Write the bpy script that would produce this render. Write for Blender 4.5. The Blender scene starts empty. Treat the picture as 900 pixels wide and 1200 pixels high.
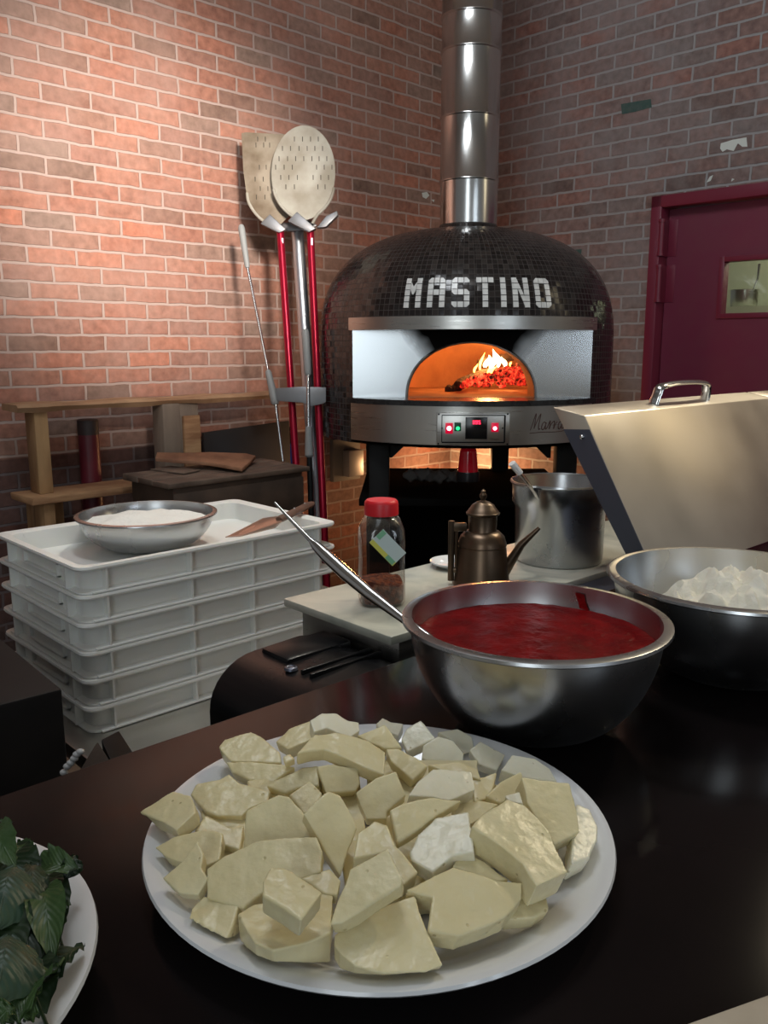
import bpy, bmesh, math, random
from mathutils import Vector as V, Matrix as M
R = math.radians
random.seed(7)
COL = bpy.context.scene.collection
# ------------------------------------------------------------------ camera
FPX, PITCH, H = 1000.0, R(11), 1.44
CAM = V((0, 0, H)); FW = V((0, math.cos(PITCH), -math.sin(PITCH))); UP = V((0, math.sin(PITCH), math.cos(PITCH)))
def ray(x, y): return V((1, 0, 0)) * ((x - 450) / FPX) + FW + UP * ((600 - y) / FPX)
def PD(x, y, d): return CAM + ray(x, y) * d
def PZ(x, y, z):
    r = ray(x, y); return CAM + r * ((z - H) / r.z)
def PP(x, y, pt, n):
    r = ray(x, y); return CAM + r * ((V(pt) - CAM).dot(n) / r.dot(n))
def proj(p):
    v = p - CAM; d = v.dot(FW); return (450 + FPX * v.x / d, 600 - FPX * v.dot(UP) / d, d)
cd = bpy.data.cameras.new('camera'); cam = bpy.data.objects.new('camera', cd); COL.objects.link(cam)
cam.location = CAM; cam.rotation_euler = (R(90) - PITCH, 0, 0)
cd.sensor_fit = 'HORIZONTAL'; cd.sensor_width = 36; cd.lens = 40; cd.clip_start = .02
bpy.context.scene.camera = cam
sc = bpy.context.scene
sc.view_settings.view_transform = 'Standard'
sc.view_settings.look = 'None'
sc.view_settings.exposure = 0.0

# ------------------------------------------------------------------ materials
def newmat(name):
    m = bpy.data.materials.new(name); m.use_nodes = True
    nt = m.node_tree; return m, nt, nt.nodes['Principled BSDF']
def N(nt, t, **kw):
    n = nt.nodes.new(t)
    for k, v in kw.items():
        if k.startswith('i_'): n.inputs[k[2:].replace('_', ' ')].default_value = v
        else: setattr(n, k, v)
    return n
def c4(c): return (c[0], c[1], c[2], 1)
def ramp(nt, stops):
    r = nt.nodes.new('ShaderNodeValToRGB'); e = r.color_ramp.elements
    while len(e) < len(stops): e.new(.5)
    for k, (p, c) in enumerate(stops): e[k].position = p; e[k].color = c4(c)
    return r
def mat(name, col, rough=.5, metal=0, col2=None, nscale=6, bump=0, bscale=40, emit=None, estr=0, spec=None, stretch=None, rough2=None, sss=0, coat=0, lo=.35, hi=.65, trans=0, ior=None, aniso=0):
    m, nt, b = newmat(name)
    b.inputs['Base Color'].default_value = c4(col); b.inputs['Roughness'].default_value = rough; b.inputs['Metallic'].default_value = metal
    if spec is not None: b.inputs['Specular IOR Level'].default_value = spec
    if emit: b.inputs['Emission Color'].default_value = c4(emit); b.inputs['Emission Strength'].default_value = estr
    if sss: b.inputs['Subsurface Weight'].default_value = sss; b.inputs['Subsurface Radius'].default_value = (.012, .009, .005); b.inputs['Subsurface Scale'].default_value = .6
    if coat: b.inputs['Coat Weight'].default_value = coat; b.inputs['Coat Roughness'].default_value = .08
    if trans: b.inputs['Transmission Weight'].default_value = trans
    if ior: b.inputs['IOR'].default_value = ior
    if aniso: b.inputs['Anisotropic'].default_value = aniso
    tc = N(nt, 'ShaderNodeTexCoord'); vec = tc.outputs['Object']
    if stretch:
        mp = N(nt, 'ShaderNodeMapping'); mp.inputs['Scale'].default_value = stretch
        nt.links.new(vec, mp.inputs['Vector']); vec = mp.outputs['Vector']
    if col2 or rough2 is not None:
        n = N(nt, 'ShaderNodeTexNoise'); n.inputs['Scale'].default_value = nscale; n.inputs['Detail'].default_value = 6
        nt.links.new(vec, n.inputs['Vector'])
        if col2:
            r = ramp(nt, [(lo, col), (hi, col2)]); nt.links.new(n.outputs['Fac'], r.inputs['Fac']); nt.links.new(r.outputs['Color'], b.inputs['Base Color'])
        if rough2 is not None:
            r = N(nt, 'ShaderNodeMapRange'); r.inputs['To Min'].default_value = rough; r.inputs['To Max'].default_value = rough2
            r.inputs['From Min'].default_value = .3; r.inputs['From Max'].default_value = .7
            nt.links.new(n.outputs['Fac'], r.inputs['Value']); nt.links.new(r.outputs['Result'], b.inputs['Roughness'])
    if bump:
        n = N(nt, 'ShaderNodeTexNoise'); n.inputs['Scale'].default_value = bscale; n.inputs['Detail'].default_value = 5
        nt.links.new(vec, n.inputs['Vector'])
        bp = N(nt, 'ShaderNodeBump'); bp.inputs['Strength'].default_value = bump; bp.inputs['Distance'].default_value = .01
        nt.links.new(n.outputs['Fac'], bp.inputs['Height']); nt.links.new(bp.outputs['Normal'], b.inputs['Normal'])
    return m

def brick_mat(name, cols, mortar, dust, dust_amt, w=.203, h=.0675, dark_below=None, axis='XZ', bumpd=.006):
    m, nt, b = newmat(name); L = nt.links.new
    tc = N(nt, 'ShaderNodeTexCoord'); sp = N(nt, 'ShaderNodeSeparateXYZ'); L(tc.outputs['Object'], sp.inputs[0])
    cb = N(nt, 'ShaderNodeCombineXYZ'); L(sp.outputs['X'], cb.inputs[0]); L(sp.outputs['Z'], cb.inputs[1])
    nz = N(nt, 'ShaderNodeTexNoise'); nz.inputs['Scale'].default_value = 14; nz.inputs['Detail'].default_value = 4; L(tc.outputs['Object'], nz.inputs['Vector'])
    sb = N(nt, 'ShaderNodeVectorMath', operation='SUBTRACT'); sb.inputs[1].default_value = (.5, .5, .5); L(nz.outputs['Color'], sb.inputs[0])
    ms = N(nt, 'ShaderNodeVectorMath', operation='SCALE'); ms.inputs['Scale'].default_value = .012; L(sb.outputs[0], ms.inputs[0])
    ad = N(nt, 'ShaderNodeVectorMath', operation='ADD'); L(cb.outputs[0], ad.inputs[0]); L(ms.outputs[0], ad.inputs[1])
    br = N(nt, 'ShaderNodeTexBrick'); L(ad.outputs[0], br.inputs['Vector'])
    br.inputs['Scale'].default_value = 1; br.inputs['Brick Width'].default_value = w; br.inputs['Row Height'].default_value = h
    br.inputs['Mortar Size'].default_value = .0062; br.inputs['Mortar Smooth'].default_value = .25; br.inputs['Bias'].default_value = 0
    br.inputs['Color1'].default_value = (0, 0, 0, 1); br.inputs['Color2'].default_value = (1, 1, 1, 1); br.inputs['Mortar'].default_value = (.5, .5, .5, 1)
    rp = ramp(nt, [(i / (len(cols) - 1), c) for i, c in enumerate(cols)]); L(br.outputs['Color'], rp.inputs['Fac'])
    n2 = N(nt, 'ShaderNodeTexNoise'); n2.inputs['Scale'].default_value = 30; n2.inputs['Detail'].default_value = 7; L(tc.outputs['Object'], n2.inputs['Vector'])
    mr = N(nt, 'ShaderNodeMapRange'); mr.inputs['From Min'].default_value = .3; mr.inputs['From Max'].default_value = .7; mr.inputs['To Min'].default_value = .72; mr.inputs['To Max'].default_value = 1.2
    L(n2.outputs['Fac'], mr.inputs['Value'])
    mx = N(nt, 'ShaderNodeMix', data_type='RGBA', blend_type='MULTIPLY'); mx.inputs['Factor'].default_value = 1
    L(rp.outputs['Color'], mx.inputs['A']); L(mr.outputs['Result'], mx.inputs['B'])
    n3 = N(nt, 'ShaderNodeTexNoise'); n3.inputs['Scale'].default_value = 2.2; n3.inputs['Detail'].default_value = 6; n3.inputs['Roughness'].default_value = .7; L(tc.outputs['Object'], n3.inputs['Vector'])
    m3 = N(nt, 'ShaderNodeMapRange'); m3.inputs['From Min'].default_value = .42; m3.inputs['From Max'].default_value = .72; m3.inputs['To Max'].default_value = dust_amt; L(n3.outputs['Fac'], m3.inputs['Value'])
    md = N(nt, 'ShaderNodeMix', data_type='RGBA'); L(m3.outputs['Result'], md.inputs['Factor']); L(mx.outputs['Result'], md.inputs['A']); md.inputs['B'].default_value = c4(dust)
    mm = N(nt, 'ShaderNodeMix', data_type='RGBA'); L(br.outputs['Fac'], mm.inputs['Factor']); L(md.outputs['Result'], mm.inputs['A']); mm.inputs['B'].default_value = c4(mortar)
    out = mm.outputs['Result']
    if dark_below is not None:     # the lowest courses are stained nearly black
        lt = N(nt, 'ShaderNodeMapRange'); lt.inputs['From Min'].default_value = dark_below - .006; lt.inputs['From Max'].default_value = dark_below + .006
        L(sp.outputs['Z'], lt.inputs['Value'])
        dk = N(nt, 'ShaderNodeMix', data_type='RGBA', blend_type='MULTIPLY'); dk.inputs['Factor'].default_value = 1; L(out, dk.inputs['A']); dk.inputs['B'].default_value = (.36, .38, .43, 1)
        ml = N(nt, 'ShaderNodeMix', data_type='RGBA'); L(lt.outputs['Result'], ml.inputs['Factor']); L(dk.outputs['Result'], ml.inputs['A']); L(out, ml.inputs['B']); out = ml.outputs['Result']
    L(out, b.inputs['Base Color']); b.inputs['Roughness'].default_value = .9; b.inputs['Specular IOR Level'].default_value = .15
    iv = N(nt, 'ShaderNodeMath', operation='MULTIPLY_ADD'); iv.inputs[1].default_value = -1; L(br.outputs['Fac'], iv.inputs[0])
    hs = N(nt, 'ShaderNodeMath', operation='MULTIPLY'); hs.inputs[1].default_value = .45; L(n2.outputs['Fac'], hs.inputs[0]); L(hs.outputs[0], iv.inputs[2])
    bp = N(nt, 'ShaderNodeBump'); bp.inputs['Strength'].default_value = .8; bp.inputs['Distance'].default_value = bumpd; L(iv.outputs[0], bp.inputs['Height']); L(bp.outputs['Normal'], b.inputs['Normal'])
    return m

def tile_mat(name, size=.0232):
    m, nt, b = newmat(name); L = nt.links.new
    tc = N(nt, 'ShaderNodeTexCoord')
    br = N(nt, 'ShaderNodeTexBrick', offset=0.0, squash=1.0); L(tc.outputs['UV'], br.inputs['Vector'])
    br.inputs['Scale'].default_value = 1; br.inputs['Brick Width'].default_value = size; br.inputs['Row Height'].default_value = size
    br.inputs['Mortar Size'].default_value = .0011; br.inputs['Mortar Smooth'].default_value = .1; br.inputs['Bias'].default_value = 0
    br.inputs['Color1'].default_value = (0, 0, 0, 1); br.inputs['Color2'].default_value = (1, 1, 1, 1); br.inputs['Mortar'].default_value = (.5, .5, .5, 1)
    rp = ramp(nt, [(0, (.010, .008, .008)), (.7, (.020, .016, .015)), (1, (.036, .030, .027))]); L(br.outputs['Color'], rp.inputs['Fac'])
    mm = N(nt, 'ShaderNodeMix', data_type='RGBA'); L(br.outputs['Fac'], mm.inputs['Factor']); L(rp.outputs['Color'], mm.inputs['A']); mm.inputs['B'].default_value = (.055, .048, .044, 1)
    L(mm.outputs['Result'], b.inputs['Base Color'])
    rr = N(nt, 'ShaderNodeMix', data_type='FLOAT'); L(br.outputs['Fac'], rr.inputs[0]); rr.inputs[2].default_value = .16; rr.inputs[3].default_value = .9; L(rr.outputs[0], b.inputs['Roughness'])
    # every tile sits at a slightly different angle
    wn = N(nt, 'ShaderNodeTexWhiteNoise', noise_dimensions='3D'); L(br.outputs['Color'], wn.inputs['Vector'])
    sb = N(nt, 'ShaderNodeVectorMath', operation='SUBTRACT'); sb.inputs[1].default_value = (.5, .5, .5); L(wn.outputs['Color'], sb.inputs[0])
    s2 = N(nt, 'ShaderNodeVectorMath', operation='SCALE'); s2.inputs['Scale'].default_value = .14; L(sb.outputs[0], s2.inputs[0])
    iv = N(nt, 'ShaderNodeMath', operation='MULTIPLY'); iv.inputs[1].default_value = -1; L(br.outputs['Fac'], iv.inputs[0])
    bp = N(nt, 'ShaderNodeBump'); bp.inputs['Strength'].default_value = .7; bp.inputs['Distance'].default_value = .002; L(iv.outputs[0], bp.inputs['Height'])
    ad = N(nt, 'ShaderNodeVectorMath', operation='ADD'); L(bp.outputs['Normal'], ad.inputs[0]); L(s2.outputs[0], ad.inputs[1])
    no = N(nt, 'ShaderNodeVectorMath', operation='NORMALIZE'); L(ad.outputs[0], no.inputs[0]); L(no.outputs[0], b.inputs['Normal'])
    return m

def clear_mat(name, tint, gloss=.12, rough=.05):
    m, nt, b = newmat(name); L = nt.links.new; nt.nodes.remove(b)
    out = nt.nodes['Material Output']
    t = N(nt, 'ShaderNodeBsdfTransparent'); t.inputs['Color'].default_value = c4(tint)
    g = N(nt, 'ShaderNodeBsdfGlossy'); g.inputs['Roughness'].default_value = rough; g.inputs['Color'].default_value = (.9, .9, .9, 1)
    lw = N(nt, 'ShaderNodeLayerWeight'); lw.inputs['Blend'].default_value = .3
    mr = N(nt, 'ShaderNodeMapRange'); mr.inputs['To Min'].default_value = gloss * .5; mr.inputs['To Max'].default_value = min(1, gloss * 4); L(lw.outputs['Facing'], mr.inputs['Value'])
    mx = N(nt, 'ShaderNodeMixShader'); L(mr.outputs['Result'], mx.inputs['Fac']); L(t.outputs[0], mx.inputs[1]); L(g.outputs[0], mx.inputs[2]); L(mx.outputs[0], out.inputs['Surface'])
    return m

def soot_mat(name):
    m = mat(name, (.62, .64, .65), .27, 1); nt = m.node_tree; b = nt.nodes['Principled BSDF']; L = nt.links.new
    tc = N(nt, 'ShaderNodeTexCoord'); sp = N(nt, 'ShaderNodeSeparateXYZ'); L(tc.outputs['Object'], sp.inputs[0])
    ab = N(nt, 'ShaderNodeMath', operation='ABSOLUTE'); L(sp.outputs['X'], ab.inputs[0])
    nz = N(nt, 'ShaderNodeTexNoise'); nz.inputs['Scale'].default_value = 9; L(tc.outputs['Object'], nz.inputs['Vector'])
    a2 = N(nt, 'ShaderNodeMath', operation='MULTIPLY_ADD'); a2.inputs[1].default_value = .10; L(nz.outputs['Fac'], a2.inputs[0]); L(ab.outputs[0], a2.inputs[2])
    # soot fans out above the mouth: limit grows with height
    lim = N(nt, 'ShaderNodeMapRange'); lim.inputs['From Min'].default_value = 1.30; lim.inputs['From Max'].default_value = 1.50; lim.inputs['To Min'].default_value = .13; lim.inputs['To Max'].default_value = .275; lim.clamp = False; L(sp.outputs['Z'], lim.inputs['Value'])
    df = N(nt, 'ShaderNodeMath', operation='SUBTRACT'); L(a2.outputs[0], df.inputs[0]); L(lim.outputs['Result'], df.inputs[1])
    mr = N(nt, 'ShaderNodeMapRange'); mr.inputs['From Min'].default_value = -.02; mr.inputs['From Max'].default_value = .07; L(df.outputs[0], mr.inputs['Value'])
    mx = N(nt, 'ShaderNodeMix', data_type='RGBA'); L(mr.outputs['Result'], mx.inputs['Factor']); mx.inputs['A'].default_value = (.008, .007, .007, 1); mx.inputs['B'].default_value = (.62, .65, .67, 1)
    L(mx.outputs['Result'], b.inputs['Base Color']); L(mr.outputs['Result'], b.inputs['Metallic']); L(mr.outputs['Result'], b.inputs['Specular IOR Level'])
    return m

MT = {}
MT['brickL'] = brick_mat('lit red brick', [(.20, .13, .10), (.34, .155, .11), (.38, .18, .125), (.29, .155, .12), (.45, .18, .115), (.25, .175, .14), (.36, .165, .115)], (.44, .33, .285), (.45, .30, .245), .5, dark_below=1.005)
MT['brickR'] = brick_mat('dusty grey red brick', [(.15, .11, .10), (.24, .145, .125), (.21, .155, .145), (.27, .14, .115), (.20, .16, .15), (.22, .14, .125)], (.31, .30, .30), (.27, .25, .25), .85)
MT['floor'] = mat('brown floor', (.17, .115, .08), .6, col2=(.26, .19, .14), nscale=5, bump=.1)
MT['ceiling'] = mat('ceiling', (.50, .47, .43), .9, col2=(.56, .53, .48))
MT['steel'] = mat('brushed steel', (.55, .54, .51), .26, 1, rough2=.36, nscale=5, bump=.03, bscale=60, stretch=(1, 1, 30))
MT['steelbowl'] = mat('bowl steel', (.50, .51, .52), .20, 1, rough2=.34, nscale=7)
MT['steelbright'] = mat('polished steel', (.68, .68, .67), .14, 1)
MT['steellid'] = mat('brushed lid steel', (.84, .75, .62), .32, 1, col2=(.90, .81, .69), nscale=5, rough2=.44)
MT['steeldark'] = mat('dark blued steel', (.13, .14, .18), .4, .8)
MT['flue'] = mat('flue steel', (.60, .60, .59), .17, 1, rough2=.26, nscale=3)
MT['tile'] = tile_mat('dark mosaic')
MT['tilewhite'] = mat('white mosaic', (.78, .78, .75), .25, col2=(.62, .62, .6), nscale=40)
MT['grout'] = mat('grout', (.07, .06, .055), .9)
MT['soot'] = soot_mat('sooty steel')
MT['granite'] = mat('black granite', (.012, .012, .013), .22, col2=(.03, .03, .03), nscale=60)
MT['firebrick'] = mat('firebrick', (.50, .27, .13), .9, col2=(.36, .18, .09), nscale=7, bump=.5, bscale=30)
MT['firefloor'] = mat('oven floor', (.42, .24, .13), .8, col2=(.28, .16, .1), nscale=9, bump=.3, bscale=20)
MT['blacksteel'] = mat('black painted steel', (.008, .008, .008), .55, spec=.2)
MT['blackmatt'] = mat('matt black board', (.006, .006, .006), .95, spec=.03)
MT['blackplastic'] = mat('black plastic', (.007, .007, .008), .24, rough2=.36, nscale=6, spec=.2)
MT['blackcase'] = mat('black case', (.006, .0055, .006), .6, col2=(.011, .010, .010), spec=.2)
MT['red_led'] = mat('red lamp', (1, .02, .05), .3, emit=(1, .03, .10), estr=3)
MT['red_led_hot'] = mat('red lamp core', (1, .4, .5), .3, emit=(1, .35, .42), estr=6)
MT['green_led'] = mat('green lamp', (.02, .6, .2), .3, emit=(.02, .8, .25), estr=1.6)
MT['ledbase'] = mat('dim red switch', (.25, .0, .02), .3, emit=(1, .0, .05), estr=.5)
MT['greenbase'] = mat('dim green switch', (.0, .06, .03), .4)
MT['redlens'] = mat('red beacon lens', (.20, .002, .008), .10, emit=(1, .01, .03), estr=.05, coat=.4)
MT['coal'] = None
MT['darkdisplay'] = mat('display black', (.006, .006, .007), .2)
MT['wood'] = mat('rough sawn wood', (.27, .13, .06), .8, col2=(.48, .28, .14), nscale=5, bump=.35, bscale=14, stretch=(1, 1, 6))
MT['woodrail'] = mat('live edge rail wood', (.30, .17, .09), .8, col2=(.44, .27, .15), nscale=8, bump=.3, bscale=20)
MT['woodpost'] = mat('sawn post wood', (.20, .10, .045), .8, col2=(.46, .28, .13), nscale=9, bump=.4, bscale=22, stretch=(1, 1, .25))
MT['woodgrey'] = mat('weathered wood', (.15, .11, .085), .85, col2=(.25, .19, .14), nscale=9, bump=.4, bscale=22, stretch=(1, 1, .25))
MT['wooddark'] = mat('dark crate wood', (.055, .036, .026), .7, col2=(.10, .065, .045), nscale=8, bump=.25, bscale=18)
MT['woodcrate'] = mat('crate top wood', (.10, .068, .05), .8, col2=(.21, .15, .11), nscale=7, bump=.4, bscale=22)
MT['bark'] = mat('split bark', (.22, .10, .055), .85, col2=(.40, .20, .11), nscale=9, bump=.5, bscale=30)
MT['pipe'] = mat('dark red painted pipe', (.085, .006, .014), .42, col2=(.13, .012, .022), nscale=9, bump=.1)
MT['pipecap'] = mat('pipe cap', (.03, .02, .02), .6)
MT['slate'] = mat('slate board', (.035, .034, .036), .75)
MT['alu'] = mat('dusty aluminium', (.42, .40, .34), .6, .3, col2=(.31, .28, .22), nscale=9, rough2=.75)
MT['alubrown'] = mat('scorched aluminium', (.17, .125, .08), .65, .3, col2=(.33, .28, .21), nscale=9)
MT['slot'] = mat('slot', (.05, .04, .03), .9)
MT['redanod'] = mat('red anodised tube', (.36, .006, .030), .28, .55)
MT['silverpole'] = mat('silver pole', (.52, .56, .60), .32, .85)
MT['chrome'] = mat('thin chrome rod', (.6, .6, .6), .2, 1)
MT['greygrip'] = mat('grey grip', (.27, .28, .275), .5)
MT['greybracket'] = mat('grey bracket', (.20, .20, .205), .4, .5)
MT['blue'] = mat('blue handle', (.02, .05, .22), .4)
MT['doughbox'] = mat('white dough box', (.84, .84, .80), .38, sss=.12, rough2=.5, nscale=8)
MT['flour'] = mat('flour', (.84, .80, .68), .95, bump=.6, bscale=45, sss=.1)
MT['flourwhite'] = mat('white flour', (.88, .87, .82), .95, bump=.5, bscale=70)
MT['woodhandle'] = mat('brown handle', (.10, .05, .035), .45, col2=(.17, .09, .06), nscale=20, stretch=(1, 1, 1))
MT['blade'] = mat('scraper blade', (.48, .36, .29), .32, .9)
MT['marble'] = None
MT['counter'] = mat('black polished counter', (.006, .005, .005), .10, col2=(.010, .007, .007), nscale=3, spec=.09, rough2=.15)
MT['ceramic'] = mat('white ceramic', (.74, .75, .76), .18, coat=.3)
def cheese_mat(name, c1, c2):
    m = mat(name, c1, .32, col2=c2, nscale=18, sss=.2); nt = m.node_tree; b = nt.nodes['Principled BSDF']; L = nt.links.new
    tc = N(nt, 'ShaderNodeTexCoord'); vo = N(nt, 'ShaderNodeTexVoronoi'); vo.inputs['Scale'].default_value = 130; L(tc.outputs['Object'], vo.inputs['Vector'])
    sp = N(nt, 'ShaderNodeSeparateColor'); L(vo.outputs['Color'], sp.inputs[0])
    lt = N(nt, 'ShaderNodeMath', operation='GREATER_THAN'); lt.inputs[1].default_value = .90; L(sp.outputs[0], lt.inputs[0])
    pm = N(nt, 'ShaderNodeMapRange'); pm.inputs['From Min'].default_value = .10; pm.inputs['From Max'].default_value = .22; pm.inputs['To Min'].default_value = 1; pm.inputs['To Max'].default_value = 0; L(vo.outputs['Distance'], pm.inputs['Value'])
    pit = N(nt, 'ShaderNodeMath', operation='MULTIPLY'); L(lt.outputs[0], pit.inputs[0]); L(pm.outputs['Result'], pit.inputs[1])
    nz = N(nt, 'ShaderNodeTexNoise'); nz.inputs['Scale'].default_value = 90; nz.inputs['Detail'].default_value = 6; L(tc.outputs['Object'], nz.inputs['Vector'])
    hh = N(nt, 'ShaderNodeMath', operation='SUBTRACT'); L(nz.outputs['Fac'], hh.inputs[0]); L(pit.outputs[0], hh.inputs[1])
    bp = N(nt, 'ShaderNodeBump'); bp.inputs['Strength'].default_value = .35; bp.inputs['Distance'].default_value = .0025; L(hh.outputs[0], bp.inputs['Height']); L(bp.outputs['Normal'], b.inputs['Normal'])
    src = b.inputs['Base Color'].links[0].from_socket; mx = N(nt, 'ShaderNodeMix', data_type='RGBA', blend_type='MULTIPLY'); L(pit.outputs[0], mx.inputs['Factor']); L(src, mx.inputs['A']); mx.inputs['B'].default_value = (.72, .67, .55, 1); L(mx.outputs['Result'], b.inputs['Base Color'])
    return m
MT['cheese'] = cheese_mat('mozzarella', (.68, .59, .33), (.75, .67, .42))
MT['cheesesun'] = cheese_mat('sunlit pale mozzarella', (.76, .72, .54), (.82, .78, .62))  # lighter cheese copy, with sunlight painted into the brighter pieces
MT['pore'] = mat('cheese pore', (.42, .36, .2), .8)
MT['sauce'] = mat('tomato sauce', (.22, .005, .006), .40, col2=(.13, .003, .004), nscale=30, bump=.45, bscale=90, spec=.07)
MT['sauceorange'] = mat('cooked sauce', (.22, .05, .02), .4, bump=.4)
MT['redlid'] = mat('red plastic lid', (.62, .012, .02), .38)
MT['jar'] = clear_mat('clear jar plastic', (.86, .83, .80), .14, .12)
MT['glass'] = clear_mat('door glass', (.9, .93, .88), .06, .03)
MT['chilli'] = mat('chilli flakes', (.10, .022, .012), .8, col2=(.24, .06, .02), nscale=90, bump=1, bscale=130, lo=.45, hi=.6)
MT['sticker'] = mat('pale sticker', (.62, .72, .70), .5)
MT['stickeryellow'] = mat('yellow sticker band', (.70, .66, .12), .5)
MT['stickergreen'] = mat('green sticker corner', (.22, .5, .3), .5)
MT['copper'] = mat('tarnished brass', (.15, .10, .065), .30, .9, col2=(.09, .065, .045), nscale=14, rough2=.42)
MT['burgundy'] = mat('burgundy paint', (.165, .028, .052), .42, col2=(.165, .022, .05), nscale=12, bump=.03, bscale=200)
MT['burgundyframe'] = mat('burgundy frame paint', (.165, .018, .04), .4)
MT['kitchen'] = mat('kitchen wall', (.62, .66, .50), .7, col2=(.68, .70, .55))
MT['leaf'] = None
MT['white'] = mat('flaked white paint', (.62, .66, .62), .8)
MT['greenpaint'] = mat('green painted brick', (.035, .085, .075), .8, col2=(.07, .10, .09), nscale=30)
MT['etch'] = mat('etched brown script', (.06, .022, .014), .5)
MT['conduit'] = mat('grey box', (.07, .07, .07), .7)
MT['cloth'] = mat('grey cloth', (.16, .15, .14), .9, bump=.5, bscale=20)
MT['jade'] = mat('bead', (.45, .45, .45), .35)
def special():
    m, nt, b = newmat('grey veined marble'); L = nt.links.new
    tc = N(nt, 'ShaderNodeTexCoord'); n = N(nt, 'ShaderNodeTexNoise'); n.inputs['Scale'].default_value = 5; n.inputs['Detail'].default_value = 8; n.inputs['Distortion'].default_value = 1.6; L(tc.outputs['Object'], n.inputs['Vector'])
    r = ramp(nt, [(.36, (.30, .31, .27)), (.5, (.45, .45, .38)), (.62, (.53, .51, .43)), (.75, (.36, .36, .31))]); L(n.outputs['Fac'], r.inputs['Fac']); L(r.outputs['Color'], b.inputs['Base Color']); b.inputs['Roughness'].default_value = .28
    MT['marble'] = m
    m, nt, b = newmat('glowing coal'); L = nt.links.new
    tc = N(nt, 'ShaderNodeTexCoord'); n = N(nt, 'ShaderNodeTexNoise'); n.inputs['Scale'].default_value = 38; n.inputs['Detail'].default_value = 4; L(tc.outputs['Object'], n.inputs['Vector'])
    r = ramp(nt, [(.40, (.03, .002, .001)), (.52, (.75, .02, .01)), (.66, (1, .12, .04)), (.8, (1, .5, .2))]); L(n.outputs['Fac'], r.inputs['Fac']); L(r.outputs['Color'], b.inputs['Emission Color']); b.inputs['Emission Strength'].default_value = 1.3; b.inputs['Base Color'].default_value = (.03, .02, .02, 1); b.inputs['Roughness'].default_value = .9
    MT['coal'] = m
    for key, ca, cb_ in (('leaf', (0.0245, 0.0595, 0.0154), (0.0525, 0.098, 0.028)), ('leafblue', (0.0154, 0.042, 0.0245), (0.035, 0.07, 0.0385)), ('leafdark', (0.0084, 0.0224, 0.0084), (0.021, 0.042, 0.014))):  # the darkest green has shade painted in, for shadowed leaves
        m, nt, b = newmat('basil ' + key); L = nt.links.new
        tc = N(nt, 'ShaderNodeTexCoord'); n = N(nt, 'ShaderNodeTexNoise'); n.inputs['Scale'].default_value = 40; L(tc.outputs['Object'], n.inputs['Vector'])
        sp = N(nt, 'ShaderNodeSeparateXYZ'); L(tc.outputs['UV'], sp.inputs[0])
        wv = N(nt, 'ShaderNodeTexWave', wave_type='BANDS', bands_direction='X'); wv.inputs['Scale'].default_value = 2.2; wv.inputs['Distortion'].default_value = 1.0; L(tc.outputs['UV'], wv.inputs['Vector'])
        r = ramp(nt, [(.35, ca), (.65, cb_)]); L(n.outputs['Fac'], r.inputs['Fac']); L(r.outputs['Color'], b.inputs['Base Color']); b.inputs['Roughness'].default_value = .42
        bp = N(nt, 'ShaderNodeBump'); bp.inputs['Strength'].default_value = .18; bp.inputs['Distance'].default_value = .003; L(wv.outputs['Fac'], bp.inputs['Height']); L(bp.outputs['Normal'], b.inputs['Normal'])
        MT[key] = m
    for key, col, s in (('flame', (1, .40, .07), 9), ('flamehot', (1, .72, .32), 13)):
        m, nt, b = newmat(key); b.inputs['Base Color'].default_value = (0, 0, 0, 1); b.inputs['Emission Color'].default_value = c4(col); b.inputs['Emission Strength'].default_value = s; MT[key] = m
special()

# ------------------------------------------------------------------ mesh helpers
def B(): return bmesh.new()
def merge(dst, src, mi=0):
    for f in src.faces: f.material_index = mi
    me = bpy.data.meshes.new('t'); src.to_mesh(me); src.free(); dst.from_mesh(me); bpy.data.meshes.remove(me)
def hexa(bm, pts, bevel=0, mi=0, seg=2):      # 8 corners: bottom loop of 4 then top loop of 4
    b = B(); v = [b.verts.new(p) for p in pts]
    for q in ((3, 2, 1, 0), (4, 5, 6, 7), (0, 1, 5, 4), (1, 2, 6, 5), (2, 3, 7, 6), (3, 0, 4, 7)): b.faces.new([v[i] for i in q])
    bmesh.ops.recalc_face_normals(b, faces=b.faces)
    if bevel: bmesh.ops.bevel(b, geom=list(b.edges), offset=bevel, segments=seg, affect='EDGES', profile=.5, clamp_overlap=True)
    merge(bm, b, mi)
def box(bm, c, s, rot=None, bevel=0, mi=0, seg=2):
    c = V(c); hx, hy, hz = s[0] / 2, s[1] / 2, s[2] / 2
    p = [V((x, y, z)) for z in (-hz, hz) for x, y in ((-hx, -hy), (hx, -hy), (hx, hy), (-hx, hy))]
    if rot: p = [rot @ q for q in p]
    hexa(bm, [c + q for q in p], bevel, mi, seg)
def frame_of(d):
    d = d.normalized(); a = V((0, 0, 1)) if abs(d.z) < .95 else V((1, 0, 0))
    x = d.cross(a).normalized(); return x, x.cross(d).normalized()
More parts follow.
